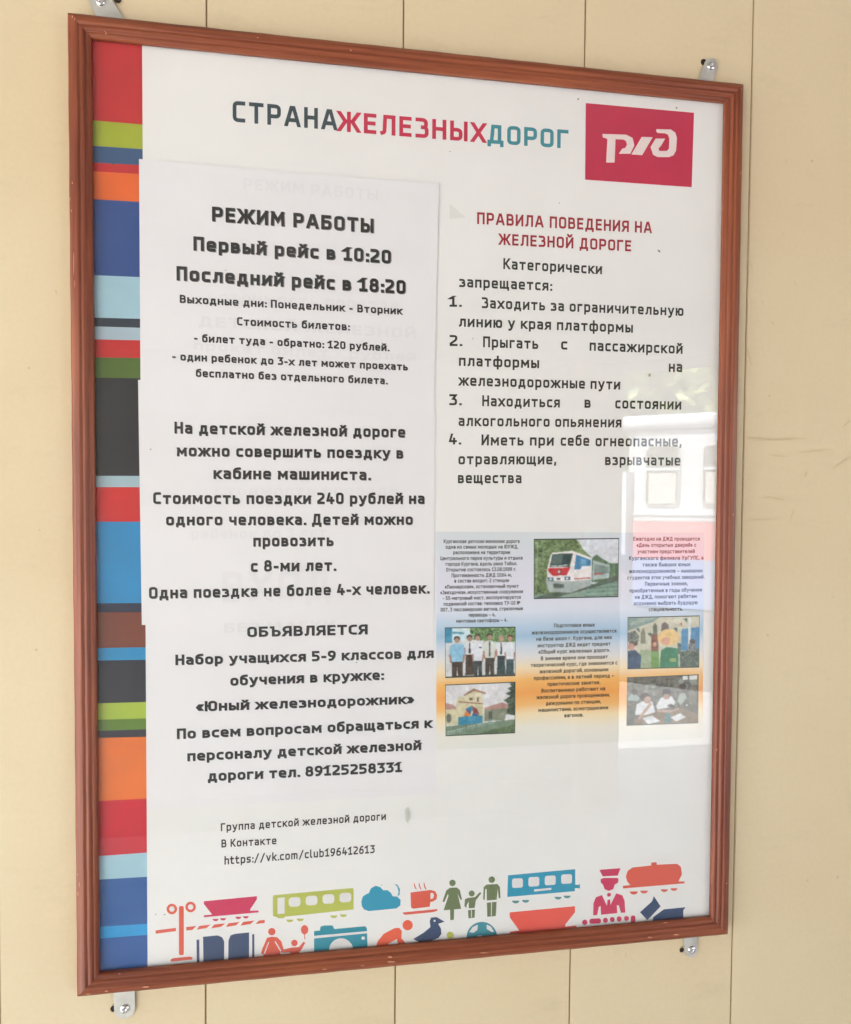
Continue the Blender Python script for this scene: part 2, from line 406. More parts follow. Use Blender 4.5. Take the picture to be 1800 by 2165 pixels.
for i, c in enumerate(bandc):
    (l0, r0), (l1, r1) = bandy[i], bandy[i + 1]
    lx0 = 188 + (l0 / 2100) * 14; lx1 = 188 + (l1 / 2100) * 14
    mb = MB(); add_poly(mb, [(lx0 - 6, l0), (band_x(r0), r0), (band_x(r1), r1), (lx1 - 6, l1)], PY - INK, poster)
    cc = inkc(*c); cc = tuple(max(.008, v * 1.04 - .022) for v in cc[:3]) + (1,)
    m = noise_mat('ink_block_%02d' % i, cc, 0.035, 30, 0.5, spec=0.3)
    mb.build('colour_block', m, poster)

# ---------------------------------------------------------------- stroke lettering
X_ = 0.69; RR = 0.20
def rrect(x0, y0, x1, y1, r=RR):
    xm = (x0 + x1) / 2
    return [(xm, y0), (x1, y0, r), (x1, y1, r), (x0, y1, r), (x0, y0, r), (xm, y0)]
G = {}
def g(ch, w_, *st): G[ch] = (w_, list(st))
g('А', .62, [(0, 0), (.25, 1), (.37, 1), (.62, 0)], [(.1, .27), (.52, .27)])
g('Б', .50, [(.46, 1), (0, 1), (0, 0), (.5, 0, RR), (.5, .56, RR), (0, .56)])
g('В', .50, [(0, .53), (0, 1), (.46, 1, RR), (.46, .53, .12), (0, .53)], [(0, .53), (.5, .53, RR), (.5, 0, RR), (0, 0), (0, .53)])
g('Г', .42, [(0, 0), (0, 1), (.42, 1)])
g('Д', .66, [(0, -.2), (0, 0), (.66, 0), (.66, -.2)], [(.12, 0), (.19, 1), (.54, 1), (.54, 0)])
g('Е', .42, [(.42, 1), (0, 1), (0, 0), (.42, 0)], [(0, .52), (.38, .52)])
g('Ж', .88, [(.44, 0), (.44, 1)], [(0, 1), (.27, .52), (0, 0)], [(.88, 1), (.61, .52), (.88, 0)], [(.27, .52), (.61, .52)])
g('З', .46, [(0, 1), (.43, 1, RR), (.43, .54, .24), (.27, .54)], [(.27, .54), (.47, .54, .26), (.47, 0, RR), (0, 0)])
g('И', .54, [(0, 1), (0, 0)], [(.03, .06), (.51, .94)], [(.54, 1), (.54, 0)])
g('Й', .54, [(0, 1), (0, 0)], [(.03, .06), (.51, .94)], [(.54, 1), (.54, 0)], [(.12, 1.33), (.18, 1.20, .05), (.36, 1.20, .05), (.42, 1.33)])
g('К', .50, [(0, 0), (0, 1)], [(0, .52), (.17, .52), (.48, 1)], [(.17, .52), (.50, 0)])
g('Л', .56, [(0, 0), (.11, .04, .1), (.15, 1), (.56, 1), (.56, 0)])
g('М', .72, [(0, 0), (.03, 1)], [(.05, .96), (.36, .32), (.67, .96)], [(.69, 1), (.72, 0)])
g('Н', .52, [(0, 0), (0, 1)], [(.52, 0), (.52, 1)], [(0, .52), (.52, .52)])
g('О', .52, rrect(0, 0, .52, 1))
g('П', .52, [(0, 0), (0, 1), (.52, 1), (.52, 0)])
g('Р', .50, [(0, 0), (0, 1), (.5, 1, RR), (.5, .40, RR), (0, .40)])
g('С', .44, [(.44, 1), (0, 1, RR), (0, 0, RR), (.44, 0)])
g('Т', .54, [(0, 1), (.54, 1)], [(.27, 1), (.27, 0)])
g('У', .54, [(0, 1), (.28, .36)], [(.54, 1), (.24, .12), (.16, 0, .08), (.04, 0)])
g('Ф', .72, [(.36, -.06), (.36, 1.06)], rrect(0, .2, .72, .86))
g('Х', .54, [(0, 1), (.54, 0)], [(.54, 1), (0, 0)])
g('Ц', .60, [(0, 1), (0, 0), (.6, 0), (.6, -.2)], [(.50, 1), (.50, 0)])
g('Ч', .50, [(0, 1), (0, .44, RR), (.5, .44)], [(.5, 1), (.5, 0)])
g('Ш', .78, [(0, 1), (0, 0), (.78, 0), (.78, 1)], [(.39, 0), (.39, 1)])
g('Щ', .86, [(0, 1), (0, 0), (.86, 0), (.86, -.2)], [(.38, 0), (.38, 1)], [(.76, 0), (.76, 1)])
g('Ь', .48, [(0, 1), (0, 0), (.48, 0, RR), (.48, .56, RR), (0, .56)])
g('Ъ', .60, [(-.02, 1), (.14, 1), (.14, 0), (.6, 0, RR), (.6, .56, RR), (.14, .56)])
g('Ы', .70, [(0, 1), (0, 0), (.44, 0, RR), (.44, .56, RR), (0, .56)], [(.70, 0), (.70, 1)])
g('Э', .46, [(0, 1), (.46, 1, RR), (.46, 0, RR), (0, 0)], [(.1, .52), (.46, .52)])
g('Ю', .78, [(0, 0), (0, 1)], [(0, .52), (.28, .52)], rrect(.28, 0, .78, 1))
g('Я', .50, [(.5, 0), (.5, 1), (0, 1, RR), (0, .42, RR), (.5, .42)], [(.22, .42), (0, 0)])
for c in 'жзийклмнптхчьъыэюгеош':
    w_, st = G[c.upper()]
    G[c] = (w_ * .88, [[(p[0] * .88, p[1] * X_ if p[1] <= 1 else X_ + (p[1] - 1) * 0.95) + ((min(p[2], RR * .8),) if len(p) > 2 else ()) for p in s] for s in st])
r = RR * .8
g('а', .42, [(.03, X_), (.42, X_, r), (.42, 0)], [(.42, 0), (0, 0, r), (0, .38, r), (.42, .38)])
g('б', .46, [(.44, 1.03), (.22, 1.0), (0, .93, .22), (0, 0, r), (.46, 0, r), (.46, X_, r), (0, X_)])
g('в', .43, [(0, .36), (0, X_), (.39, X_, r), (.39, .36, .09), (0, .36)], [(0, .36), (.43, .36, r), (.43, 0, r), (0, 0), (0, .36)])
g('г', .34, [(0, 0), (0, X_), (.34, X_)])
g('д', .56, [(0, -.2), (0, 0), (.56, 0), (.56, -.2)], [(.1, 0), (.15, X_), (.46, X_), (.46, 0)])
g('е', .45, [(.42, 0), (0, 0, r), (0, X_, r), (.45, X_, r), (.45, .34), (0, .34)])
g('о', .46, rrect(0, 0, .46, X_, r))
g('р', .46, [(0, -.28), (0, X_), (.46, X_, r), (.46, 0, r), (0, 0)])
g('с', .38, [(.38, X_), (0, X_, r), (0, 0, r), (.38, 0)])
g('у', .48, [(0, X_), (.25, .03)], [(.48, X_), (.22, -.14), (.15, -.27, .08), (.03, -.27)])
g('ф', .72, [(.36, -.28), (.36, 1.05)], rrect(0, 0, .72, X_, r))
g('ц', .54, [(0, X_), (0, 0), (.54, 0), (.54, -.2)], [(.45, X_), (.45, 0)])
g('щ', .76, [(0, X_), (0, 0), (.76, 0), (.76, -.2)], [(.335, 0), (.335, X_)], [(.67, 0), (.67, X_)])
g('я', .43, [(.43, 0), (.43, X_), (0, X_, r), (0, .30, r), (.43, .30)], [(.18, .30), (0, 0)])
g('0', .48, rrect(0, 0, .48, 1))
g('1', .40, [(.02, .84), (.2, 1.0)], [(.22, 1), (.22, 0)], [(.02, 0), (.42, 0)])
g('7', .44, [(0, 1), (.44, 1), (.14, 0)])
g('«', .36, [(.16, .62), (0, .35), (.16, .08)], [(.36, .62), (.2, .35), (.36, .08)])
g('»', .36, [(0, .62), (.16, .35), (0, .08)], [(.2, .62), (.36, .35), (.2, .08)])
g('–', .46, [(0, .36), (.46, .36)])
g('№', .86, [(0, 0), (0, 1)], [(0, 1), (.42, 0)], [(.42, 0), (.42, 1)], rrect(.64, .45, .86, .9, .1))
g('2', .45, [(0, 1), (.44, 1, RR), (.44, .60, .16), (0, .16), (0, 0), (.46, 0)])
g('3', .46, [(0, 1), (.44, 1), (.22, .60), (.46, .56, RR), (.46, 0, RR), (0, 0)])
g('4', .50, [(.16, 1), (0, .26), (.52, .26)], [(.36, .55), (.36, 0)])
g('5', .46, [(.42, 1), (0, 1), (0, .56), (.45, .56, RR), (.45, 0, RR), (0, 0)])
g('6', .47, [(.40, 1), (.22, 1, .08), (0, .60, .2), (0, 0, RR), (.47, 0, RR), (.47, .56, RR), (.04, .56)])
g('8', .47, rrect(0, 0, .47, .54), rrect(.03, .54, .44, 1))
g('9', .47, [(.07, 0), (.25, 0, .08), (.47, .40, .2), (.47, 1, RR), (0, 1, RR), (0, .44, RR), (.43, .44)])
g('.', .02, [(0, 0), (.02, 0)]); g(',', .02, [(.01, .06), (-.02, -.16)]); g(':', .02, [(0, 0), (.02, 0)], [(0, .55), (.02, .55)])
g('-', .22, [(0, .36), (.22, .36)]); g('/', .46, [(0, -.14), (.46, 1.08)])
g('h', .44, [(0, 0), (0, 1.05)], [(0, X_), (.44, X_, r), (.44, 0)])
g('t', .34, [(.08, .95), (.08, 0, .12), (.34, 0)], [(-.06, X_), (.32, X_)])
g('p', .46, [(0, -.28), (0, X_), (.46, X_, r), (.46, 0, r), (0, 0)])
g('s', .38, [(.38, X_), (0, X_, .1), (0, .36, .1), (.38, .34, .1), (.38, 0, .1), (0, 0)])
g('v', .46, [(0, X_), (.22, 0), (.26, 0), (.46, X_)])
g('k', .42, [(0, 0), (0, 1.05)], [(0, .38), (.14, .38), (.40, X_)], [(.14, .38), (.42, 0)])
g('c', .38, [(.38, X_), (0, X_, r), (0, 0, r), (.38, 0)])
g('o', .46, rrect(0, 0, .46, X_, r))
g('m', .72, [(0, 0), (0, X_)], [(0, X_), (.72, X_, r), (.72, 0)], [(.36, X_), (.36, 0)])
g('l', .14, [(0, 1.05), (0, 0, .1), (.14, 0)])
g('u', .44, [(0, X_), (0, 0, r), (.44, 0)], [(.44, X_), (.44, 0)])
g('b', .46, [(0, 1.05), (0, 0), (.46, 0, r), (.46, X_, r), (0, X_)])

RF = [1.0]
def round_path(st):
    """expand rounded corners; returns list of 2-D points"""
    out = []
    P = [np.array(p[:2], float) for p in st]; rr = [p[2] * RF[0] if len(p) > 2 else 0 for p in st]
    for i, p in enumerate(P):
        if rr[i] <= 0 or i == 0 or i == len(P) - 1: out.append(p); continue
        a = P[i - 1] - p; b = P[i + 1] - p; la, lb = np.linalg.norm(a), np.linalg.norm(b)
        q = min(rr[i], la * .49 if rr[i - 1] > 0 else la * .98, lb * .49 if rr[i + 1] > 0 else lb * .98); a /= la; b /= lb
        A, B = p + a * q, p + b * q
        for k in range(6):
            t = k / 5; out.append((1 - t) ** 2 * A + 2 * t * (1 - t) * p + t * t * B)
    return out

def strip(pts, hw, closed):
    """mitred ribbon; returns left and right point lists"""
    n = len(pts); L, Rr = [], []
    pts = [p.copy() for p in pts]
    if not closed:
        for (i, j) in ((0, 1), (n - 1, n - 2)):
            d = pts[i] - pts[j]; d /= max(1e-9, np.linalg.norm(d))
            if abs(d[0]) > 0.12 and abs(d[1]) > 0.35: pts[i] = pts[i] + d * (hw / abs(d[1]))
            else: pts[i] = pts[i] + d * hw
    for i in range(n):
        if closed:
            a = pts[i] - pts[(i - 1) % (n - 1) if i else n - 2]; b = pts[(i + 1) % n if i < n - 1 else 1] - pts[i]
        else:
            a = pts[i] - pts[i - 1] if i else pts[1] - pts[0]; b = pts[i + 1] - pts[i] if i < n - 1 else a
        a = a / max(1e-9, np.linalg.norm(a)); b = b / max(1e-9, np.linalg.norm(b))
        na = np.array([-a[1], a[0]]); nb = np.array([-b[1], b[0]])
        if not closed and i in (0, n - 1) and abs(a[0]) > 0.12 and abs(a[1]) > 0.35:
            off = np.array([-1.0 if a[1] > 0 else 1.0, 0]) * hw / abs(a[1])
        else:
            m = na + nb; lm = np.linalg.norm(m); m = m / max(1e-6, lm)
            off = m * hw / max(0.42, float(m @ na))
        L.append(pts[i] + off); Rr.append(pts[i] - off)
    return L, Rr

def layout(text, th, sb=0.19, sp=0.36):
    x = 0; out = []
    for ch in text:
        if ch == ' ': x += sp; continue
        w_, st = G[ch]
        out.append((ch, x)); x += w_ + th + sb * (0.55 if ch in '.,:' else 1)
    return out, x - sb
def line_mesh(mb, text, p0, p1, h, th, dy=0.0, mi=0, sb=0.19, sp=0.36, up=None):
    """p0,p1 baseline ends in space (facing -Y), h letter height in metres"""
    lay, W = layout(text, th, sb, sp)
    ax = (p1 - p0) / W; u = Vector((0, 0, 1)) * h
    lev = 0
    for ch, x in lay:
        w_, st = G[ch]
        hwx = th / 2
        for k, s in enumerate(st):
            pts = round_path(s)
            closed = np.linalg.norm(pts[0] - pts[-1]) < 1e-6
            # centre-line box -> outer box
            pts = [np.array([p[0] + th / 2, th / 2 + p[1] * (1 - th)]) for p in pts]
            L, Rr = strip(pts, hwx, closed)
            n0 = len(mb.v); off = Vector((0, -INK - 0.000012 * k - dy, 0))
            for q_, (a, b) in enumerate(zip(L, Rr)):
                oo = off + Vector((0, -5e-7 * q_, 0))
                mb.v.append((p0 + ax * (x + a[0]) + u * a[1] + oo)[:]); mb.v.append((p0 + ax * (x + b[0]) + u * b[1] + oo)[:])
            for i in range(len(L) - 1):
                mb.f.append((n0 + 2 * i, n0 + 2 * i + 1, n0 + 2 * i + 3, n0 + 2 * i + 2)); mb.mi.append(mi)

def letters(text, x0, y0, x1, y1, hpx, Y, par, inkm, th=0.19, shadow=None, sp=0.36, sb=0.19):
    p0 = at(x0, y0, Y); p1 = at(x1, y1, Y); top = at(x0, y0 - hpx, Y); h = (top - p0).length
    mb = MB(); line_mesh(mb, text, rel(p0, par), rel(p1, par), h, th, 0.00006 if shadow else 0, 0, sb, sp)
    o = mb.build('lettering', inkm, par)
    if shadow:
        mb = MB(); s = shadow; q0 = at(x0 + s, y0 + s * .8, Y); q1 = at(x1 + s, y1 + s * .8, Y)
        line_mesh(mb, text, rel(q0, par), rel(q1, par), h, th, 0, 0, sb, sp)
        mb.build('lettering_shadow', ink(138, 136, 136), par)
    return o

K1 = ink(58, 57, 54); K2 = ink(62, 62, 56)
letters('СТРАНА', 492.2, 257, 713, 275.5, 44.5, PY, poster, ink(70, 82, 86), .19)
letters('ЖЕЛЕЗНЫХ', 714.5, 277, 1027, 302, 43, PY, poster, ink(192, 60, 82), .19)
letters('ДОРОГ', 1031, 302.5, 1202, 314, 40, PY, poster, ink(70, 138, 146), .19)

# red emblem
mb = MB(); add_poly(mb, [(1239, 217.5), (1468, 238), (1463, 395.5), (1237.5, 379.5)], PY - INK, poster)
emb = mb.build('emblem', noise_mat('emblem_red', inkc(190, 56, 82), 0.03, 30, 0.5, spec=0.3), poster)
def z3(pts): return [(1150 + x * .37228, 50 + y * .37228) for x, y in pts]
white = ink(226, 212, 206)
mb = MB(); PE = PY - 2 * INK
for i, poly in enumerate([
    [(333, 625), (470, 630), (505, 648), (515, 690), (492, 738), (427, 738), (447, 708), (462, 706), (474, 686), (466, 664), (452, 657), (408, 655), (403, 788), (355, 788), (362, 655), (350, 648), (336, 646)],
    [(557, 642), (619, 644), (560, 746), (498, 742)],
    [(640, 598), (722, 600), (748, 618), (757, 648), (752, 720), (738, 746), (712, 757), (648, 757), (622, 744), (607, 700), (636, 652), (690, 652), (668, 690), (652, 708), (658, 722), (700, 722), (712, 708), (714, 650), (706, 630), (690, 622), (648, 620), (640, 612)]]):
    add_poly(mb, z3(poly), PE - 0.00001 * i, poster)
mb.build('emblem_letters', white, emb).location = (0, 0, 0)

# ------------------------------------------------------------------ pasted sheets
def sheet(name, TL, TR, BR, BL, Y, m, label, curl=0.0004):
    """paper sheet with a little waviness; corners lifted slightly"""
    c = [at(*p, Y) for p in (TL, TR, BR, BL)]
    o0 = Vector((0, 0, 0))
    for q in c: o0 += q / 4
    o0.y = 0
    mb = MB(); n = 20; rows = []
    for i in range(n + 1):
        v = i / n; row = []
        for j in range(n + 1):
            u_ = j / n
            p = c[0].lerp(c[1], u_).lerp(c[3].lerp(c[2], u_), v)
            row.append((p.x - o0.x, Y, p.z - o0.z))
        rows.append(row)
    mb.grid(rows[::-1])
    # thickness edge back to the sheet below
    for a, b in ((rows[0][0], rows[0][-1]), (rows[0][-1], rows[-1][-1]), (rows[-1][-1], rows[-1][0]), (rows[-1][0], rows[0][0])):
        mb.face([a, b, (b[0], b[1] + 0.00024, b[2]), (a[0], a[1] + 0.00024, a[2])])
    o = mb.build(name, m); o.location = (o0.x, 0, o0.z); tag(o, label, 'notice')
    return o
s3 = sheet('notice_sheet', (309, 1296), (919, 1286), (922, 1679), (311, 1711), S3, paper_mat('sheet_paper_c', inkc(223, 221.5, 220.5), .012), 'white printed sheet about recruiting pupils for the railway club, lowest of the three pasted sheets')
s2 = sheet('notice_sheet', (292, 803), (921, 832), (917.5, 1305), (300, 1321.5), S2, paper_mat('sheet_paper_b', inkc(223, 221.5, 220), .012), 'white printed sheet about riding in the driver cab, middle of the three pasted sheets')
s1 = sheet('notice_sheet', (294, 335.8), (929, 389.5), (917.5, 884), (297.5, 866), S1, paper_mat('sheet_paper_a', inkc(223, 221.5, 220.5), .012), 'white printed sheet with opening hours and ticket prices, topmost of the three pasted sheets')

# show-through of an older notice under the sheets
GH = ink(218, 216.5, 216); GH2 = ink(219, 217.5, 217)
letters('РЕЖИМ РАБОТЫ', 515, 400, 800, 424, 24, S1, s1, GH, .2)
letters('ДЕТСКОЙ ЖЕЛЕЗНОЙ', 420, 690, 880, 716, 22, S1, s1, GH, .2)
letters('стоимость проезда', 465, 640, 842, 658, 26, S1, s1, GH2, .2)
letters('прокат билет - рублей', 410, 740, 880, 765, 20, S1, s1, GH2, .2)
letters('ВХОД', 470, 1275, 700, 1268, 66, S2, s2, GH2, .2)
letters('стоимость проезда', 455, 1048, 840, 1046, 22, S2, s2, GH2, .2)
letters('ребенок до 7 лет'.replace('7', '3'), 405, 1140, 690, 1136, 22, S2, s2, GH2, .2)
letters('БЕЗ МАСКИ', 474, 1338, 708, 1330, 20, S3, s3, ink(217, 216, 213), .2)

SH = 1.7
for a in (('РЕЖИМ РАБОТЫ', 448.4, 467.5, 790, 492.4, 31.3), ('Первый рейс в 10:20', 409.1, 529.3, 826.5, 557.3, 30), ('Последний рейс в 18:20', 373.4, 592.6, 857.3, 621.5, 30.5)):
    letters(*a, S1, s1, K1, .222, SH, sp=.42)
for a in (('Выходные дни: Понедельник - Вторник', 380.2, 639.9, 850.1, 664.8, 17), ('Стоимость билетов:', 501.3, 687.2, 738.3, 698.5, 17), ('- билет туда - обратно: 120 рублей.', 410.3, 722.1, 822, 742.2, 16.6),
          ('- один ребенок до 3-х лет может проехать', 364.2, 761, 862.1, 783, 16.6), ('бесплатно без отдельного билета.', 414.3, 796.3, 818.4, 812.3, 16.6)):
    letters(*a, S1, s1, K1, .195, 1.0, sp=.42)
for a in (('На детской железной дороге', 369, 916.2, 856.5, 925, 24.8), ('можно совершить поездку в', 374.2, 964.3, 852.5, 969.5, 24.5), ('кабине машиниста.', 451.6, 1012.4, 782.3, 1015.2, 24.5),
          ('Стоимость поездки 240 рублей на', 324.1, 1065.3, 897.4, 1065.3, 24.8), ('одного человека. Детей можно', 351.4, 1110.6, 872.5, 1109.4, 24.5), ('провозить', 535.8, 1155.5, 705, 1154.3, 24.5),
          ('с 8-ми лет.', 530.6, 1208.9, 709, 1206.9, 24.5), ('Одна поездка не более 4-х человек.', 315.3, 1265.8, 906.2, 1254.6, 24.5)):
    letters(*a, S2, s2, K1, .205, 1.2, sp=.42)
for a in (('Группа детской железной дороги', 467.2, 1757.9, 816, 1733.8, 17), ('В Контакте', 468.4, 1792.3, 584.7, 1785.1, 17), ('https://vk.com/club196412613', 474.8, 1828.4, 792.4, 1803.6, 17.5)):
    letters(*a, PY, poster, ink(66, 60, 60), .18, None, sp=.40)
RD = ink(156, 52, 62)
for a in (('ПРАВИЛА ПОВЕДЕНИЯ НА', 1009.1, 473.3, 1378.4, 493.1, 25), ('ЖЕЛЕЗНОЙ ДОРОГЕ', 1055.2, 517.3, 1334.8, 531.4, 24)):
    letters(*a, PY, poster, RD, .19, None, sp=.42)
for a in (('Категорически', 1064.5, 568.6, 1273, 579.8), ('запрещается:', 971.5, 606.6, 1166.2, 614.8), ('1.', 950.3, 648.3, 974.5, 648.7), ('Заходить за ограничительную', 1019.1, 651.3, 1445.4, 668),
          ('линию у края платформы', 970.7, 690.4, 1338.5, 703.4), ('2.', 951, 731.3, 975.6, 731.7), ('Прыгать', 1021.7, 733.9, 1138.3, 738), ('с', 1186.7, 738.8, 1199.7, 739.2), ('пассажирской', 1247, 741.4, 1443.5, 748.1),
          ('платформы', 970.7, 773.4, 1140.1, 778.6), ('на', 1414.5, 786.1, 1442.8, 786.8), ('железнодорожные пути', 970.7, 815.1, 1311.4, 823.7), ('3.', 950.3, 856.4, 974.5, 856.8), ('Находиться', 1019.9, 858.7, 1184, 861.6),
          ('в', 1236.2, 862, 1249.2, 862.4), ('состоянии', 1301.3, 863.5, 1440.6, 866.1), ('алкогольного опьянения', 970, 900.7, 1314.3, 903.7), ('4.', 949.5, 939.8, 973.3, 939.8), ('Иметь', 1018.4, 941.7, 1107.4, 942),
          ('при', 1120.8, 942, 1171, 942.4), ('себе', 1185.9, 942.4, 1246.2, 942.8), ('огнеопасные,', 1259.6, 943.5, 1439.8, 944.3), ('отравляющие,', 969.6, 981.9, 1174.7, 981.9), ('взрывчатые', 1279.7, 983.4, 1438.7, 984.5), ('вещества', 968.5, 1021.7, 1102.9, 1021.7)):
    letters(*a, 23.2, PY, poster, K2, .19, None, sp=.42)

# ------------------------------------------------------------------ third sheet: rounder letters
KB = ink(56, 57, 57); RF[0] = 1.75
for (t, x0, y0, x1, y1, hp) in (('ОБЪЯВЛЯЕТСЯ', 523, 1346.9, 777.1, 1340.9, 21.5), ('Набор учащихся 5-9 классов для', 371, 1406.2, 916.6, 1390.6, 22), ('обучения в кружке:', 487.3, 1449.9, 810, 1437.1, 22),
                                ('«Юный железнодорожник»', 414.3, 1504.5, 875.3, 1487.6, 21.5), ('По всем вопросам обращаться к', 374.2, 1562.6, 912.6, 1538.5, 22), ('персоналу детской железной', 396.3, 1609.5, 890.2, 1585.4, 22),
                                ('дороги тел. 89125258331', 439.6, 1652, 849.3, 1632, 22)):
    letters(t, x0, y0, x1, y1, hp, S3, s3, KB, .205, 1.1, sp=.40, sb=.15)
RF[0] = 1.0

# ------------------------------------------------------------------ leaflet with photographs
def grad_mat(zt, zb):
    m = mat('leaflet_print', (0.7, 0.7, 0.7, 1), 0.6, 0, 0.25); n, l, b = nodes(m)
    tc = n.new('ShaderNodeTexCoord'); sx = n.new('ShaderNodeSeparateXYZ'); l.new(tc.outputs['Object'], sx.inputs[0])
    nz_ = n.new('ShaderNodeTexNoise'); nz_.inputs['Scale'].default_value = 9; nz_.inputs['Detail'].default_value = 3; l.new(tc.outputs['Object'], nz_.inputs[0])
    mr = n.new('ShaderNodeMapRange'); mr.inputs['From Min'].default_value = zt; mr.inputs['From Max'].default_value = zb
    l.new(sx.outputs['Z'], mr.inputs['Value'])
    ad = n.new('ShaderNodeMath'); ad.operation = 'MULTIPLY_ADD'; ad.inputs[1].default_value = 0.09; l.new(nz_.outputs[0], ad.inputs[0]); l.new(mr.outputs[0], ad.inputs[2])
    sb_ = n.new('ShaderNodeMath'); sb_.operation = 'SUBTRACT'; sb_.inputs[1].default_value = 0.045; l.new(ad.outputs[0], sb_.inputs[0])
    r_ = n.new('ShaderNodeValToRGB'); cr = r_.color_ramp
    st = [(0, (202, 208, 208)), (.10, (204, 208, 214)), (.24, (212, 210, 220)), (.36, (206, 212, 222)), (.43, (172, 194, 212)), (.48, (150, 182, 204)), (.53, (192, 204, 214)), (.585, (214, 212, 208)), (.64, (228, 210, 172)),
          (.70, (232, 172, 92)), (.76, (226, 152, 74)), (.815, (228, 176, 104)), (.86, (228, 210, 168)), (.92, (220, 217, 202)), (1, (214, 215, 206))]
    while len(cr.elements) < len(st): cr.elements.new(0.5)
    for e, (p, c) in zip(cr.elements, st): e.position = p
    for e, (p, c) in zip(cr.elements, st): e.color = inkc(*[v + (255 - v) * .10 for v in c])
    l.new(sb_.outputs[0], r_.inputs[0]); l.new(r_.outputs[0], b.inputs['Base Color'])
    return m
leaf = sheet('leaflet', (922, 1124), (1489, 1127), (1486, 1561), (923.5, 1586), LF, M_SHEET, 'colour leaflet on the children railway with five photographs on a blue and orange ground')
leaf['category'] = 'leaflet'
zt = at(1200, 1125, LF).z - leaf.location.z; zb = at(1200, 1574, LF).z - leaf.location.z
leaf.data.materials[0] = grad_mat(zt, zb)
def z8(x, y): return (900 + x * .3551, 1080 + y * .3551)
small = {'L': [("Курганская детская железная дорога", 108, 560, 192), ("одна из самых молодых на ЮУЖД,", 120, 550, 225), ("расположена на территории", 165, 503, 258), ("Центрального парка культуры и отдыха", 88, 578, 292),
 ("города Кургана, вдоль реки Тобол.", 120, 545, 326), ("Открытие состоялось 13.08.1989 г.", 123, 540, 360), ("Протяженность ДЖД 1064 м,", 155, 512, 394), ("в состав входит: 2 станции", 172, 497, 426),
 ("«Пионерская», остановочный пункт", 115, 555, 461), ("«Звездочка», искусственные сооружения", 88, 580, 494), ("- 55-метровый мост, эксплуатируется", 103, 567, 528), ("подвижной состав: тепловоз ТУ-10 №", 108, 563, 562),
 ("007, 3 пассажирских вагона, стрелочные", 90, 580, 596), ("переводы – 4,", 257, 415, 630), ("мачтовые светофоры – 4.", 183, 487, 664)],
 'M': [("Подготовка юных", 765, 1008, 692), ("железнодорожников осуществляется", 633, 1137, 731), ("на базе школ г. Кургана, для них", 660, 1110, 769), ("инструктор ДЖД ведет предмет", 668, 1102, 808), ("«Общий курс железных дорог».", 672, 1098, 846),
 ("В зимнее время они проходят", 687, 1085, 885), ("теоретический курс, где знакомятся с", 627, 1142, 923), ("железной дорогой, основными", 680, 1088, 962), ("профессиями, а в летний период –", 645, 1122, 1000), ("практические занятия.", 727, 1040, 1038),
 ("Воспитанники работают на", 690, 1070, 1076), ("железной дороге проводниками,", 662, 1097, 1114), ("дежурными по станции,", 717, 1043, 1152), ("машинистами, осмотрщиками", 672, 1087, 1190), ("вагонов.", 827, 940, 1228)],
 'R': [("Ежегодно на ДЖД проводится", 1237, 1633, 178), ("«День открытых дверей» с", 1257, 1612, 215), ("участием представителей", 1263, 1603, 253), ("Курганского филиала УрГУПС, а", 1212, 1655, 292), ("также бывших юных", 1292, 1577, 331),
 ("железнодорожников – нынешних", 1213, 1650, 369), ("студентов этих учебных заведений.", 1202, 1660, 407), ("Первичные знания,", 1307, 1560, 445), ("приобретенные в годы обучения", 1215, 1645, 484), ("на ДЖД, помогают ребятам", 1247, 1615, 522),
 ("осознанно выбрать будущую", 1240, 1620, 560), ("специальность.", 1330, 1533, 597)]}
for k, ls in small.items():
    mb = MB()
    for (t, a, b, y) in ls:
        p0 = at(*z8(a, y), LF); p1 = at(*z8(b, y), LF); zm = (p0.z + p1.z) / 2; p0.z = zm; p1.z = zm
        h = (at(*z8(a, y - (22.5 if k == 'L' else 23.5)), LF) - at(*z8(a, y), LF)).length
        line_mesh(mb, t, rel(p0, leaf), rel(p1, leaf), h, .20, 0, 0, .15, .40)
    o = mb.build('lettering', ink(72, 72, 70) if k != 'M' else ink(78, 76, 66), leaf)

# painted photographs as colour attributes on fine grids
NW, NH = 150, 108
def canvas(c): a = np.empty((NH, NW, 3)); a[:] = c; return a
yy, xx = np.mgrid[0:NH, 0:NW]; UX = (xx + .5) / NW; UY = (yy + .5) / NH
def inside(poly):
    ins = np.zeros((NH, NW), bool); n = len(poly)
    for i in range(n):
        x1, y1 = poly[i]; x2, y2 = poly[(i + 1) % n]
        if y1 == y2: continue
        c = ((y1 > UY) != (y2 > UY)) & (UX < (x2 - x1) * (UY - y1) / (y2 - y1) + x1); ins ^= c
    return ins
def P(a, c, poly, al=1.0): m = inside(poly); a[m] = a[m] * (1 - al) + np.array(c) * al
def Eo(a, c, cx, cy, rx, ry, al=1.0): m = ((UX - cx) / rx) ** 2 + ((UY - cy) / ry) ** 2 < 1; a[m] = a[m] * (1 - al) + np.array(c) * al
def fol(a, c, poly, amp=26, cell=3):
    m = inside(poly); nn = rng.normal(0, 1, (NH // cell + 2, NW // cell + 2)).repeat(cell, 0).repeat(cell, 1)[:NH, :NW] + 0.6 * rng.normal(0, 1, (NH, NW))
    a[m] = (np.array(c) + (nn[..., None] * amp * np.array([.8, 1, .6])))[m]
def blur(a, n=1):
    for _ in range(n):
        p = np.pad(a, ((1, 1), (1, 1), (0, 0)), 'edge')
        a = (p[:-2, 1:-1] + p[2:, 1:-1] + p[1:-1, :-2] + p[1:-1, 2:] + 2 * p[1:-1, 1:-1]) / 6
    return a
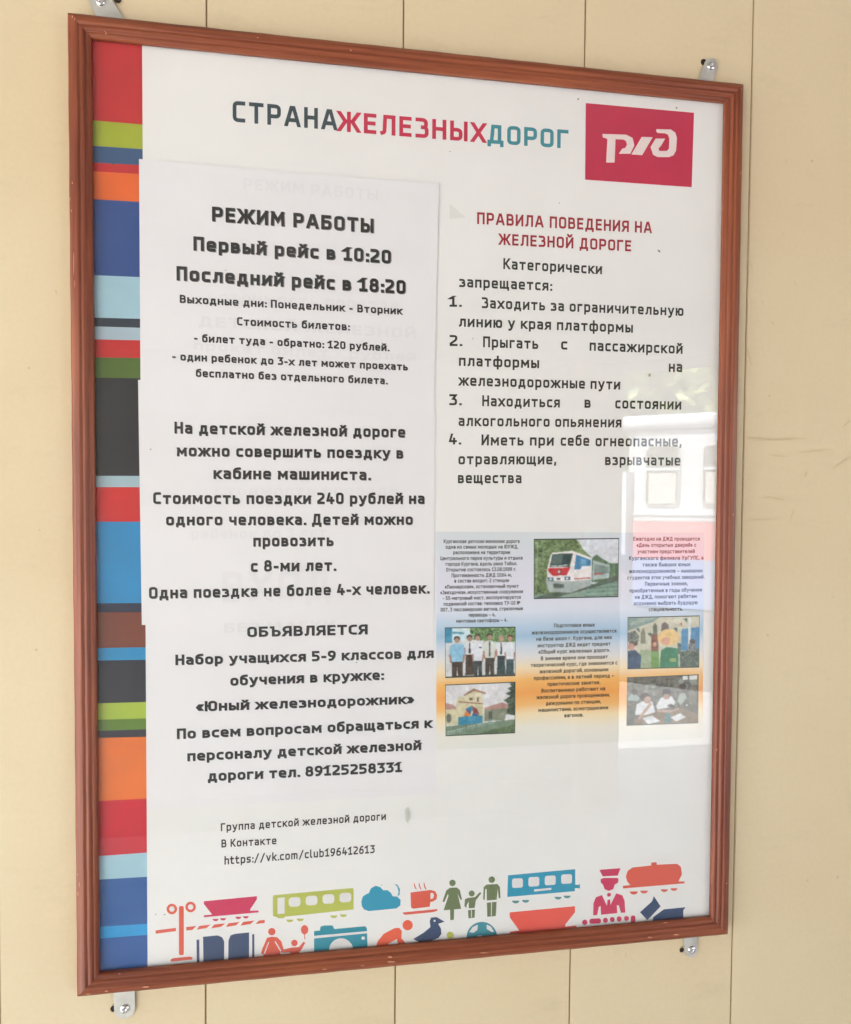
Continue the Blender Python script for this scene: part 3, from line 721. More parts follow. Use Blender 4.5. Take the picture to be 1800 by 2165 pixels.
def photo(a, quad, name):
    
    for cell, am in ((3, 5), (7, 4), (16, 4)):
        q = rng.normal(0, am, (NH // cell + 2, NW // cell + 2, 1)).repeat(cell, 0).repeat(cell, 1)[:NH, :NW]; a += blur(blur(q, 1), 1)
    a = blur(a, 2); g_ = a.mean(2, keepdims=True); a = g_ + (a - g_) * .92; a += rng.normal(0, 2.5, a.shape)
    b = 0.012
    P(a, (62, 72, 66), [(0, 0), (1, 0), (1, 1), (0, 1)]) if False else None
    bd = (UX < .010) | (UX > .990) | (UY < .014) | (UY > .986); a[bd] = (70, 80, 74)
    c = [rel(at(*z8(*q), LF - INK), leaf) for q in quad]
    vs = []
    for i in range(NH + 1):
        for j in range(NW + 1):
            u_, v = j / NW, i / NH
            p = c[0].lerp(c[1], u_).lerp(c[3].lerp(c[2], u_), v); vs.append((p.x, p.y, p.z))
    fs = [(i * (NW + 1) + j, (i + 1) * (NW + 1) + j, (i + 1) * (NW + 1) + j + 1, i * (NW + 1) + j + 1) for i in range(NH) for j in range(NW)]
    me = bpy.data.meshes.new(name); me.from_pydata(vs, [], fs)
    s = np.clip(a, 0, 255) / 255; L = np.where(s <= .04045, s / 12.92, ((s + .055) / 1.055) ** 2.4); L = np.clip((L - VEIL) / ILL, .012, .9)
    at_ = me.color_attributes.new('print', 'FLOAT_COLOR', 'CORNER')
    buf = np.ones((NH * NW, 4, 4), np.float32); buf[:, :, :3] = L.reshape(-1, 1, 3); at_.data.foreach_set('color', buf.ravel())
    m = mat('photo_print', (.5, .5, .5, 1), .5, 0, .25); n, l, b_ = nodes(m)
    an = n.new('ShaderNodeAttribute'); an.attribute_name = 'print'; l.new(an.outputs['Color'], b_.inputs['Base Color']); me.materials.append(m)
    o = bpy.data.objects.new('photograph', me); COL.objects.link(o); o.parent = leaf; o['label'] = name
    return o
def box_(x0, y0, x1, y1): return [(x0, y0), (x1, y0), (x1, y1), (x0, y1)]
# 1 train
def T(pts): return [((x - 185) / 837, (y - 130) / 595) for x, y in pts]
a = canvas((206, 210, 214)); fol(a, (112, 132, 92), T([(185, 130), (590, 130), (640, 190), (665, 240), (750, 320), (750, 725), (185, 725)]), 16)
fol(a, (96, 124, 98), T([(755, 330), (800, 290), (850, 330), (930, 380), (1022, 385), (1022, 570), (755, 570)]), 10)
P(a, (132, 158, 142), T([(185, 680), (560, 660), (930, 540), (1022, 550), (1022, 725), (185, 725)]))
P(a, (92, 104, 92), T([(330, 665), (560, 668), (930, 530), (1022, 500), (1022, 560), (400, 715), (185, 722)]))
for k in range(4): P(a, (84, 124, 112), T([(720 - k * 8, 590 + k * 38), (1022, 572 + k * 42), (1022, 578 + k * 42), (720 - k * 8, 598 + k * 38)]))
P(a, (196, 206, 200), T([(215, 150), (225, 150), (218, 560), (205, 560)]), .5)
P(a, (170, 188, 184), T([(765, 350), (935, 400), (925, 530), (760, 548)])); P(a, (128, 150, 142), T([(775, 385), (925, 420), (920, 480), (775, 500)])); P(a, (172, 96, 92), T([(778, 480), (860, 478), (860, 492), (778, 498)]))
P(a, (226, 222, 218), T([(365, 270), (560, 252), (750, 325), (750, 545), (545, 560), (310, 540), (315, 430), (350, 290)]))
P(a, (68, 132, 172), T([(600, 292), (742, 345), (742, 405), (655, 405), (645, 435), (578, 440)])); P(a, (104, 160, 190), T([(640, 330), (700, 345), (700, 395), (640, 395)]))
P(a, (66, 88, 86), T([(364, 283), (566, 278), (534, 414), (338, 410)])); P(a, (118, 138, 130), T([(366, 300), (470, 290), (455, 380), (350, 385)]), .5); P(a, (202, 208, 206), T([(345, 392), (420, 398), (520, 386), (520, 396), (420, 408), (345, 402)]))
P(a, (198, 62, 66), T([(325, 424), (542, 417), (508, 492), (370, 499), (328, 455)])); P(a, (96, 60, 62), T(box_(413, 438, 448, 478))); P(a, (214, 190, 186), T(box_(421, 446, 441, 472)))
P(a, (54, 94, 118), T([(318, 512), (372, 518), (380, 545), (325, 545)])); P(a, (54, 94, 118), T([(488, 512), (545, 508), (540, 540), (484, 544)])); Eo(a, (220, 230, 232), *T([(348, 530)])[0], .018, .018); Eo(a, (220, 230, 232), *T([(510, 527)])[0], .018, .018)
P(a, (164, 176, 172), T([(300, 545), (545, 556), (750, 540), (750, 600), (545, 668), (330, 655)])); P(a, (98, 108, 100), T([(375, 578), (480, 580), (480, 622), (378, 618)])); P(a, (176, 90, 88), T([(580, 528), (745, 520), (745, 530), (580, 540)])); Eo(a, (60, 66, 70), *T([(427, 530)])[0], .02, .016)
photo(a, [(645, 167), (1153, 162), (1148, 514), (645, 526)], 'printed photograph of a small locomotive')
# 2 staff group
def T(pts): return [((x - 195) / 693, (y - 1010) / 495) for x, y in pts]
a = canvas((206, 214, 212)); fol(a, (108, 138, 92), T([(440, 1010), (888, 1010), (888, 1180), (440, 1130)]), 22)
P(a, (78, 146, 174), T([(195, 1020), (262, 1020), (262, 1160), (195, 1160)])); P(a, (196, 220, 224), T([(262, 1020), (420, 1040), (480, 1120), (262, 1140)])); P(a, (96, 150, 168), T([(270, 1050), (380, 1060), (380, 1080), (270, 1072)]))
P(a, (204, 206, 206), T(box_(195, 1160, 888, 1505))); P(a, (90, 92, 86), T([(195, 1490), (888, 1480), (888, 1505), (195, 1505)]))
def man(x, hy, sw, shirt, trou, belt, tie=None, hair=(74, 66, 60), leg=True):
    Eo(a, hair, *T([(x, hy - 8)])[0], .042, .052); Eo(a, (176, 140, 122), *T([(x, hy + 8)])[0], .034, .052)
    P(a, shirt, T([(x - sw * .5, hy + 55), (x - 15, hy + 40), (x + 15, hy + 40), (x + sw * .5, hy + 55), (x + sw * .62, belt - 60), (x + sw * .42, belt), (x - sw * .42, belt), (x - sw * .62, belt - 60)]))
    P(a, (170, 132, 116), T([(x - sw * .62, belt - 70), (x - sw * .45, belt - 70), (x - sw * .4, belt + 10), (x - sw * .52, belt + 10)])); P(a, (170, 132, 116), T([(x + sw * .45, belt - 70), (x + sw * .62, belt - 70), (x + sw * .52, belt + 10), (x + sw * .4, belt + 10)]))
    P(a, trou, T([(x - sw * .42, belt), (x + sw * .42, belt), (x + sw * .40, 1500), (x + 8, 1500), (x, 1390), (x - 8, 1500), (x - sw * .40, 1500)] if leg else [(x - sw * .4, belt), (x + sw * .4, belt), (x + sw * .46, 1480), (x - sw * .46, 1480)]))
    if tie: P(a, tie, T([(x - 5, hy + 45), (x + 6, hy + 45), (x + 8, belt - 15), (x - 8, belt - 15)]))
man(435, 1118, 96, (214, 218, 220), (84, 72, 66), 1280, (60, 64, 66), leg=False); man(515, 1112, 100, (214, 218, 222), (74, 82, 80), 1345)
P(a, (198, 84, 84), T([(575, 1150), (600, 1150), (598, 1310), (572, 1300)])); man(312, 1130, 130, (140, 188, 212), (82, 72, 64), 1350)
man(632, 1105, 110, (206, 210, 200), (84, 80, 72), 1318, (92, 92, 80)); man(745, 1125, 90, (216, 220, 222), (70, 84, 84), 1300, (58, 66, 70), (150, 140, 124), leg=False); man(832, 1122, 88, (214, 218, 222), (72, 92, 94), 1335, None, (96, 62, 50), leg=False)
P(a, (48, 52, 56), T(box_(528, 1208, 552, 1218)))
photo(a, [(115, 695), (536, 690), (536, 984), (118, 996)], 'printed photograph of railway staff in a row')
# 3 station building
def T(pts): return [((x - 195) / 693, (y - 1555) / 530) for x, y in pts]
a = canvas((208, 208, 208)); fol(a, (78, 92, 78), T([(888, 1555), (830, 1570), (850, 1600), (810, 1620), (845, 1650), (790, 1670), (840, 1700), (770, 1740), (820, 1780), (760, 1800), (780, 1880), (888, 1900)]), 12)
P(a, (200, 194, 158), T([(300, 1735), (330, 1680), (500, 1720), (565, 1760), (575, 1980), (200, 1970), (200, 1810), (300, 1800)])); P(a, (206, 200, 168), T([(385, 1680), (470, 1610), (560, 1670), (560, 1765), (385, 1730)]))
P(a, (158, 124, 104), T([(370, 1672), (470, 1606), (595, 1655), (590, 1672), (480, 1632), (380, 1682)])); P(a, (178, 140, 130), T([(195, 1745), (260, 1760), (305, 1795), (300, 1812), (195, 1812)])); P(a, (180, 142, 130), T([(575, 1810), (720, 1770), (755, 1760), (820, 1790), (820, 1822), (580, 1832)]))
P(a, (134, 140, 120), T([(578, 1832), (810, 1822), (780, 1950), (578, 1950)])); P(a, (96, 102, 90), T([(620, 1850), (660, 1850), (655, 1930), (620, 1930)])); P(a, (150, 110, 92), T([(318, 1730), (565, 1762), (565, 1774), (318, 1742)]))
P(a, (120, 104, 86), T(box_(505, 1695, 525, 1745))); P(a, (120, 104, 86), T(box_(430, 1700, 465, 1728))); Eo(a, (112, 116, 104), *T([(228, 1900)])[0], .035, .09)
P(a, (86, 104, 140), T([(395, 1810), (460, 1780), (440, 1880), (400, 1880)])); P(a, (70, 140, 170), T([(400, 1810), (450, 1784), (470, 1840)])); P(a, (214, 128, 70), T([(378, 1890), (385, 1850), (400, 1828), (450, 1890)])); P(a, (150, 80, 84), T([(455, 1782), (505, 1815), (530, 1880), (470, 1850)])); P(a, (64, 96, 138), T([(450, 1890), (470, 1850), (528, 1888)]))
P(a, (72, 142, 170), T([(318, 1892), (562, 1888), (560, 1965), (400, 1985), (320, 1975)]))
P(a, (118, 138, 116), T([(195, 1985), (620, 1960), (888, 1940), (888, 2085), (195, 2085)])); fol(a, (96, 116, 84), T([(560, 2060), (888, 1990), (888, 2085), (500, 2085)]), 8)
for k in range(5):
    x = 205 + k * 100; y = 2040 - k * 22; P(a, (176, 196, 192), T([(x, y), (x + 90, y - 16), (x + 90, y - 10), (x, y + 8)])); P(a, (150, 172, 166), T([(x, y + 22), (x + 90, y + 2), (x + 90, y + 8), (x, y + 32)]))
photo(a, [(117, 1035), (536, 1018), (534, 1325), (120, 1343)], 'printed photograph of a station building with a little tower')
# 4 festival
def T(pts): return [((x - 175) / 710, (y - 905) / 515) for x, y in pts]
a = canvas((196, 194, 172)); P(a, (122, 146, 138), T([(175, 905), (500, 905), (420, 960), (175, 1040)])); P(a, (150, 166, 154), T([(300, 905), (500, 905), (210, 990), (200, 970)]))
P(a, (70, 136, 178), T([(708, 1035), (885, 1018), (885, 1250), (700, 1250)])); P(a, (206, 212, 206), T([(775, 930), (800, 925), (795, 1250), (770, 1250)])); P(a, (150, 168, 132), T([(300, 1230), (420, 1240), (420, 1420), (250, 1420)]))
for (x, y) in ((740, 950), (385, 1085), (640, 1040), (270, 1035)): P(a, (84, 104, 98), T([(x - 18, y - 15), (x + 20, y - 22), (x + 22, y + 25)]))
P(a, (192, 100, 90), T([(690, 975), (712, 968), (706, 1010)])); P(a, (128, 132, 108), T([(305, 1060), (325, 1010), (350, 1060), (350, 1170), (305, 1170)]))
P(a, (134, 90, 74), T([(408, 1080), (440, 1050), (470, 1080), (480, 1260), (408, 1260)])); P(a, (104, 116, 96), T([(420, 1000), (440, 965), (465, 1000), (465, 1080), (425, 1080)])); Eo(a, (206, 156, 130), *T([(440, 1180)])[0], .028, .045); P(a, (112, 156, 84), T([(405, 1250), (480, 1250), (490, 1410), (405, 1410)]))
P(a, (112, 104, 100), T([(500, 1060), (510, 980), (540, 960), (575, 990), (582, 1060)])); Eo(a, (222, 190, 126), *T([(575, 1115)])[0], .15, .16); Eo(a, (204, 150, 124), *T([(548, 1150)])[0], .06, .075)
P(a, (48, 128, 92), T([(505, 1240), (560, 1210), (670, 1225), (680, 1410), (490, 1410)])); P(a, (196, 192, 120), T(box_(585, 1320, 655, 1360)), .7); P(a, (90, 110, 96), T([(665, 1170), (700, 1180), (700, 1280), (672, 1280)]))
Eo(a, (92, 84, 78), *T([(232, 1165)])[0], .062, .055); Eo(a, (180, 138, 118), *T([(212, 1200)])[0], .045, .07); P(a, (52, 80, 108), T([(178, 1240), (250, 1230), (310, 1290), (300, 1420), (178, 1420)])); fol(a, (92, 108, 96), T([(690, 1260), (885, 1230), (885, 1418), (690, 1410)]), 10); Eo(a, (84, 72, 68), *T([(815, 1160)])[0], .04, .05); fol(a, (112, 118, 118), T([(775, 1180), (850, 1180), (855, 1260), (775, 1260)]), 30, 2)
fol(a, (104, 112, 106), T([(175, 1060), (250, 1040), (290, 1100), (280, 1150), (175, 1150)]), 20)
photo(a, [(1204, 633), (1633, 623), (1630, 933), (1203, 944)], 'printed photograph of a costumed party')
# 5 pupils at desks
def T(pts): return [((x - 168) / 710, (y - 1480) / 500) for x, y in pts]
a = canvas((96, 98, 86)); fol(a, (98, 100, 88), T([(168, 1480), (878, 1480), (878, 1800), (168, 1800)]), 9, 5)
for i in range(26): Eo(a, (118, 116, 100) if i % 2 else (138, 150, 138), random.random(), .12 + .26 * random.random(), .03, .045, .7)
P(a, (206, 210, 204), T(box_(715, 1488, 768, 1530))); P(a, (206, 210, 204), T(box_(785, 1482, 862, 1530)))
P(a, (128, 112, 88), T([(240, 1920), (320, 1860), (720, 1820), (878, 1890), (878, 1980), (240, 1980)])); P(a, (80, 88, 80), T([(168, 1820), (240, 1830), (240, 1980), (168, 1980)]))
P(a, (146, 166, 158), T([(175, 1690), (220, 1640), (260, 1660), (290, 1700), (280, 1730), (180, 1720)])); Eo(a, (72, 62, 56), *T([(245, 1635)])[0], .045, .06)
P(a, (158, 172, 160), T([(665, 1740), (690, 1670), (740, 1660), (760, 1720), (700, 1790)])); Eo(a, (74, 64, 58), *T([(720, 1600)])[0], .05, .06)
P(a, (206, 210, 212), T([(250, 1870), (265, 1760), (330, 1730), (420, 1740), (450, 1850), (380, 1870), (330, 1880)])); Eo(a, (66, 58, 52), *T([(345, 1690)])[0], .07, .09); Eo(a, (168, 138, 116), *T([(370, 1722)])[0], .05, .075); P(a, (170, 142, 122), T([(395, 1745), (420, 1765), (330, 1880), (300, 1930), (280, 1900)]))
P(a, (210, 214, 214), T([(455, 1790), (500, 1705), (610, 1690), (650, 1760), (620, 1800), (470, 1825)])); Eo(a, (64, 56, 52), *T([(555, 1650)])[0], .06, .075); Eo(a, (160, 130, 110), *T([(560, 1695)])[0], .045, .06); P(a, (172, 142, 122), T([(460, 1825), (620, 1835), (680, 1810), (690, 1835), (600, 1860), (470, 1850)]))
P(a, (52, 50, 50), T([(560, 1790), (600, 1770), (650, 1800), (630, 1815)])); P(a, (206, 212, 214), T([(320, 1905), (420, 1885), (500, 1945), (380, 1975)])); P(a, (206, 212, 214), T([(600, 1910), (700, 1870), (755, 1915), (660, 1955)])); P(a, (70, 128, 136), T(box_(553, 1870, 600, 1960))); Eo(a, (224, 230, 230), *T([(762, 1790)])[0], .016, .02)
photo(a, [(1201, 992), (1627, 974), (1624, 1265), (1197, 1280)], 'printed photograph of pupils writing at desks')

# ------------------------------------------------------------------ pictograms along the foot of the poster
def icon(label, colour, polys, tf, holes=(), extra=None):
    mb = MB()
    for i, p in enumerate(polys): add_poly(mb, [tf(*q) for q in p], PY - INK - 0.00001 * (i % 6), poster, 0)
    for i, p in enumerate(holes): add_poly(mb, [tf(*q) for q in p], PY - INK - 0.00009 - 0.00001 * (i % 6), poster, 1)
    if extra:
        for p in extra[1]: add_poly(mb, [tf(*q) for q in p], PY - INK, poster, 2)
    o = mb.build('pictogram', [ink(*colour), M_INKW] + ([ink(*extra[0])] if extra else []), poster); o['label'] = label
    return o
def tA(x, y): return (300 + x * .28637, 1800 + y * .28637)
def tB(x, y): return (740 + x * .28637, 1780 + y * .28637)
def tC(x, y): return (1100 + x * .28637, 1750 + y * .28637)
def ell(cx, cy, rx, ry=None, n=22, a0=0, a1=2 * math.pi):
    ry = ry or rx; return [(cx + rx * math.cos(a0 + (a1 - a0) * i / n), cy + ry * math.sin(a0 + (a1 - a0) * i / n)) for i in range(n + (0 if a1 - a0 > 6.2 else 1))]
def rbox(x0, y0, x1, y1, r, sk=0.0, n=4):
    """rounded box; sk = vertical drift per unit x"""
    out = []
    for (cx, cy, a) in ((x1 - r, y1 - r, 0), (x0 + r, y1 - r, 90), (x0 + r, y0 + r, 180), (x1 - r, y0 + r, 270)):
        for k in range(n + 1):
            t = R(a + 90 * k / n); out.append((cx + r * math.cos(t), cy + r * math.sin(t)))
    return [(x, y + sk * (x - x0)) for x, y in out]
CORAL, RASP, LIME, TEAL, BLUE, NAVY, OLIVE, DTEAL = (212, 100, 82), (198, 70, 98), (178, 184, 92), (62, 142, 158), (64, 150, 176), (72, 86, 112), (112, 124, 90), (72, 140, 152)
half = lambda cx, cy, r_, sk=0: ell(cx, cy, r_, r_ * .75, 10, 0, math.pi)
icon('coral level crossing barrier', CORAL, [ell(222, 427, 39), ell(360, 412, 39), rbox(274, 405, 310, 768, 12), [(102, 585), (252, 566), (252, 590), (102, 610)], [(328, 560), (404, 552), (372, 582), (328, 585)], [(212, 800), (232, 790), (355, 778), (375, 785), (372, 800), (215, 816)]]
     + [[(425 + k * 108, 552 - k * 10), (508 + k * 108, 542 - k * 10), (478 + k * 108, 568 - k * 10), (404 + k * 108, 580 - k * 10)] for k in range(4)] + [[(866, 512), (908, 507), (908, 530), (838, 538)]], tA, [ell(222, 427, 20), ell(360, 412, 20)])
icon('raspberry open wagon', RASP, [[(458, 370), (850, 332), (850, 355), (800, 430), (800, 440), (862, 438), (862, 452), (458, 488), (458, 474), (520, 468), (458, 390)], half(545, 500, 22), half(600, 495, 22), half(713, 484, 22), half(768, 480, 22)], tA)
icon('lime passenger coach', LIME, [[(975, 325), (1560, 272), (1564, 285), (1564, 430), (1055, 484), (1050, 495), (1005, 495), (1000, 488), (968, 478), (968, 338)], half(1093, 505, 26), half(1170, 498, 26), half(1418, 474, 26), half(1488, 467, 26)], tA,
     [[(1002, 345), (1055, 340), (1055, 460), (1002, 465)]] + [rbox(1085 + k * 125, 342 - k * 11, 1172 + k * 125, 412 - k * 11, 24, -.05) for k in range(4)])
icon('navy open book', NAVY, [[(404, 655), (424, 652), (426, 838), (406, 842)], [(452, 632), (560, 622), (592, 635), (608, 665), (608, 818), (455, 834)], [(640, 660), (655, 622), (690, 610), (792, 600), (792, 802), (638, 818)], [(815, 614), (830, 612), (832, 800), (815, 803)]], tA)
icon('coral adult and child with a balloon', CORAL, [ell(960, 594, 27), [(890, 720), (925, 640), (960, 632), (1000, 636), (1030, 665), (1048, 725), (1105, 712), (1160, 708), (1195, 668), (1207, 676), (1175, 735), (1162, 742), (1165, 780), (1095, 786), (1093, 745), (1035, 750), (1022, 742), (1032, 790), (890, 800), (900, 765), (880, 755)], ell(1127, 678, 24), ell(1202, 580, 27, 34), [(1198, 612), (1205, 612), (1207, 650), (1201, 650)]], tA,
     [[(935, 668), (941, 672), (908, 760), (900, 756)], [(980, 668), (988, 664), (1030, 735), (1024, 742)]])
icon('teal photo camera', TEAL, [[(1272, 590), (1315, 586), (1320, 556), (1350, 549), (1408, 548), (1422, 575), (1650, 554), (1662, 570), (1668, 722), (1272, 762)]], tA,
     [[(1272, 625), (1665, 590), (1665, 606), (1272, 645)], ell(1635, 642, 13), ell(1472, 735, 90, 92, 20, math.pi, 2 * math.pi)])
icon('teal lens of the camera', TEAL, [[(x, y) for x, y in ell(1472, 738, 66, 70, 20, math.pi, 2 * math.pi)]], lambda x, y: tA(x, y))
bpy.data.objects[-1] if False else None
icon('blue cloud with a thin moon', BLUE, [[(85, 440), (95, 405), (125, 385), (140, 380), (155, 345), (190, 325), (225, 335), (245, 358), (280, 358), (305, 380), (315, 402), (350, 405), (375, 430), (372, 470), (345, 492), (140, 512), (105, 500), (88, 475)],
     [(330, 310), (352, 318), (370, 350), (368, 390), (352, 405), (360, 370), (352, 335)], [(228, 320), (242, 316), (232, 326)]], tB)
icon('coral steaming cup on a saucer', CORAL, [[(448, 375), (595, 356), (630, 365), (645, 395), (640, 425), (612, 442), (595, 445), (590, 480), (470, 494), (452, 486)], [(390, 522), (648, 497), (645, 510), (615, 520), (410, 540), (395, 534)]]
     + [[(474 + k, 305 - k * .1), (480 + k, 308), (482 + k, 325), (492 + k, 345), (494 + k, 352), (486 + k, 350), (474 + k, 328)] for k in (0, 35, 72)], tB, [[(595, 378), (615, 378), (622, 395), (615, 418), (595, 424)]])
icon('olive woman, child and man', OLIVE, [ell(758, 304, 24), [(684, 440), (712, 360), (740, 340), (790, 338), (812, 355), (828, 425), (818, 432), (796, 382), (822, 495), (770, 500), (768, 575), (742, 580), (740, 502), (692, 506), (728, 400), (724, 385), (698, 446)],
     ell(900, 382, 22), [(846, 475), (850, 425), (868, 416), (925, 408), (960, 372), (972, 378), (930, 435), (922, 488), (878, 492), (878, 440), (862, 470), (862, 490)], [(872, 506), (924, 500), (922, 560), (876, 566)],
     ell(1048, 280, 24), [(984, 425), (988, 335), (1010, 316), (1090, 312), (1108, 335), (1112, 415), (1100, 418), (1092, 345), (1085, 428), (1012, 434), (1010, 350), (1000, 350), (996, 430)], [(1012, 450), (1084, 443), (1078, 548), (1015, 554)]], tB,
     [[(895, 506), (901, 505), (901, 558), (896, 559)], [(1043, 448), (1050, 447), (1048, 545), (1042, 546)]])
icon('blue passenger coach', BLUE, [[(1168, 248), (1665, 202), (1665, 318), (1690, 318), (1698, 308), (1700, 348), (1690, 342), (1662, 342), (1662, 365), (1163, 408)]], tB, [rbox(1198 + k * 121, 272 - k * 10, 1278 + k * 121, 342 - k * 10, 16, -.05) for k in range(4)] + [[(1360, 352), (1488, 340), (1488, 355), (1362, 368)]], extra=((92, 142, 142), [half(1225, 435, 27), half(1298, 430, 27), half(1538, 407, 26), half(1604, 398, 26)]))
icon('coral ore wagon', (224, 98, 84), [[(1180, 522), (1662, 476), (1664, 520), (1592, 610), (1592, 628), (1672, 618), (1676, 632), (1182, 686), (1182, 664), (1252, 656), (1182, 560)]], tB)
icon('coral bending figure', (224, 104, 78), [ell(427, 616, 38), [(190, 790), (205, 735), (250, 680), (330, 638), (365, 636), (384, 660), (380, 712), (425, 765), (375, 772), (352, 745), (348, 718), (285, 752), (290, 782)]], tB)
icon('navy bird', NAVY, [[(468, 718), (545, 672), (595, 630), (590, 585), (600, 560), (640, 556), (700, 590), (652, 606), (672, 640), (676, 680), (655, 710), (600, 732), (515, 742)], [(566, 738), (575, 736), (590, 752), (580, 752)], [(592, 736), (600, 735), (615, 750), (606, 751)]], tB, [ell(626, 584, 8)])
icon('lime dot head of a figure', LIME, [ell(741, 690, 26), [(715, 740), (755, 730), (765, 742), (715, 746)]], tB)
icon('teal ball', DTEAL, [ell(975, 705, 113, 113, 26, math.pi * 1.02, math.pi * 2.0) + [(1085, 712), (862, 724)]], tB, [[(882, 668), (905, 632), (945, 612), (942, 650), (915, 672)], [(1010, 612), (1040, 625), (1065, 665), (1050, 668), (1012, 645)], ell(962, 706, 26, 14, 10, math.pi, 2 * math.pi)])
icon('raspberry uniformed conductor', RASP, [[(586, 312), (742, 300), (722, 355), (610, 360)], [(596, 380), (620, 372), (722, 372), (728, 385), (722, 408), (700, 420), (688, 455), (655, 468), (625, 455), (612, 420), (596, 405)],
     [(642, 490), (655, 482), (672, 486), (668, 508), (646, 510)], [(540, 648), (542, 560), (560, 515), (605, 498), (642, 578), (646, 535), (665, 530), (668, 572), (710, 486), (755, 500), (772, 540), (778, 628), (745, 630), (730, 575), (715, 572), (718, 632), (598, 644), (595, 580), (582, 585), (570, 646)]], tC)
icon('raspberry printed beads', RASP, [ell(478, 700, 20), rbox(512, 674, 598, 712, 16, -.05), ell(631, 685, 18, 19), ell(681, 679, 18, 19), ell(732, 675, 18, 20), ell(786, 671, 18, 18), rbox(818, 650, 852, 712, 14), rbox(460, 738, 495, 748, 4), rbox(515, 732, 550, 744, 4), rbox(570, 728, 652, 738, 4), rbox(668, 718, 750, 730, 4), rbox(768, 712, 812, 722, 4)], tC)
icon('coral tank wagon', CORAL, [[(782, 360), (795, 320), (830, 295), (968, 280), (970, 258), (1008, 256), (1010, 274), (1160, 268), (1188, 290), (1196, 345), (1170, 398), (1215, 398), (1215, 412), (760, 450), (760, 430), (815, 425), (790, 395)], half(840, 472, 30), half(916, 466, 28), half(1066, 456, 26), half(1137, 448, 26)], tC)
icon('navy dog shape', NAVY, [[(886, 625), (975, 545), (988, 505), (1038, 582), (940, 684)], [(978, 684), (985, 660), (1062, 604), (1222, 588), (1206, 612), (1205, 678), (980, 704)]], tC)

# specks of dirt and dead flies under the glass
mb = MB()
for (x, y, rx, ry, an) in ((1223, 209, 1.2, 2.6, .6), (1431, 227.5, 2.2, 1.4, .5), (1394, 530.5, 3.6, 1.5, .8), (348, 1934, 2, 1, 0), (329, 1934, 1.4, .8, 0), (952, 320, 1.3, .9, 0), (1183, 429, 1.2, .9, 0), (239, 347, 2.4, 1.6, .3), (1184, 473, .9, .9, 0), (754, 1401, 1.6, 1.0, 0),
                   (319, 950, 1.1, 1.6, .6), (477, 571, 1.2, .8, .6), (1000, 716, 1, 1, 0)):
    pts = [(x + rx * math.cos(t) * math.cos(an) - ry * math.sin(t) * math.sin(an), y + rx * math.cos(t) * math.sin(an) + ry * math.sin(t) * math.cos(an)) for t in [2 * math.pi * i / 9 for i in range(9)]]
    add_poly(mb, pts, PY - 0.0015, poster)
tag(mb.build('dirt_speck', ink(84, 84, 76), poster), kind='stuff')
mb = MB(); add_poly(mb, ell(1374, 793, 2.6, 3.4), PY - 0.0014, poster); mb.build('stain', ink(176, 166, 138), poster)
mb = MB(); add_poly(mb, [(857, 1712), (862, 1706), (866, 1722), (863, 1742), (858, 1735)], PY - 0.0014, poster); mb.build('stain', ink(196, 196, 186), poster)
mb = MB(); add_poly(mb, [(951, 430), (985, 459), (951, 463)], PY - 0.0001, poster); mb.build('tape_remnant', ink(216, 216, 209), poster)

# ------------------------------------------------------------------ the place in front of the wall (seen in the glass)
M_PAVE = noise_mat('paving', (0.56, 0.555, 0.54), 0.12, 6, 0.9, 0.3, 40)
mb = MB(); mb.face([(-60, -80, 0), (60, -80, 0), (60, 30, 0), (-60, 30, 0)]); tag(mb.build('ground', M_PAVE), kind='structure')
mb = MB(); mb.box((-3.0, -0.02, 0.0), (6.0, 0.3, 0.118)); tag(mb.build('wall_base', noise_mat('concrete', (0.35, 0.33, 0.30), 0.1, 8, 0.9)), kind='structure')
GMY = GY                                       # mirror plane
def seen(px, py, depth):
    """where something mirrored in the glass at this sight line stands, at the given distance in front of the wall"""
    v = at(px, py, depth); return Vector((v.x, 2 * GMY - depth, v.z))
PD = 3.0; ang = R(47)
d = Vector((-math.sin(ang), -math.cos(ang), 0))
e0 = seen(1316, 1100, PD); e1 = seen(1228, 1100, PD); eave = seen(1316, 767, PD)
# porch roof: its outer edge runs obliquely, along the track
can = empty('porch_roof', (0, 0, eave.z)); tag(can, 'flat roof of the porch spanning from the panel wall to the plastered pier', 'roof')
t_ = (-0.3 - eave.y) / -d.y
far = Vector((eave.x, eave.y, 0)) - d * t_
outl = [(-3.0, 0.6), (6.6, 0.6), (far.x, -0.3), (eave.x, eave.y), (eave.x - 0.2, eave.y - 0.3), (-3.0, eave.y - 0.3)]
mb = MB(); mb.face([(x, y, 0) for x, y in outl][::1]); mb.face([(x, y, 0.16) for x, y in outl][::-1])
for i in range(len(outl)):
    a, b = outl[i], outl[(i + 1) % len(outl)]; mb.face([(a[0], a[1], 0), (a[0], a[1], 0.16), (b[0], b[1], 0.16), (b[0], b[1], 0)])
mb.build('roof_slab', noise_mat('soffit_paint', (0.34, 0.33, 0.31), 0.05, 3, 0.8), can)
edge = MB(); nn_ = Vector((-d.y, d.x, 0)).normalized()
if (nn_.x * 1 + nn_.y * -1) < 0: nn_ = -nn_
p_, q_ = Vector((eave.x, eave.y, 0)) + nn_ * .003, far + nn_ * .003
for (a, b) in (((p_, q_)),):
    o_ = nn_ * .03
    v = [a, b, b + o_, a + o_]
    edge.grid([[(w_.x, w_.y, z) for w_ in v] for z in (-.05, .2)], closed=True)
    edge.face([(w_.x, w_.y, -.05) for w_ in v]); edge.face([(w_.x, w_.y, .2) for w_ in v])
edge.build('fascia_board', noise_mat('fascia_paint', (0.62, 0.60, 0.52), 0.06, 10, 0.6), can)
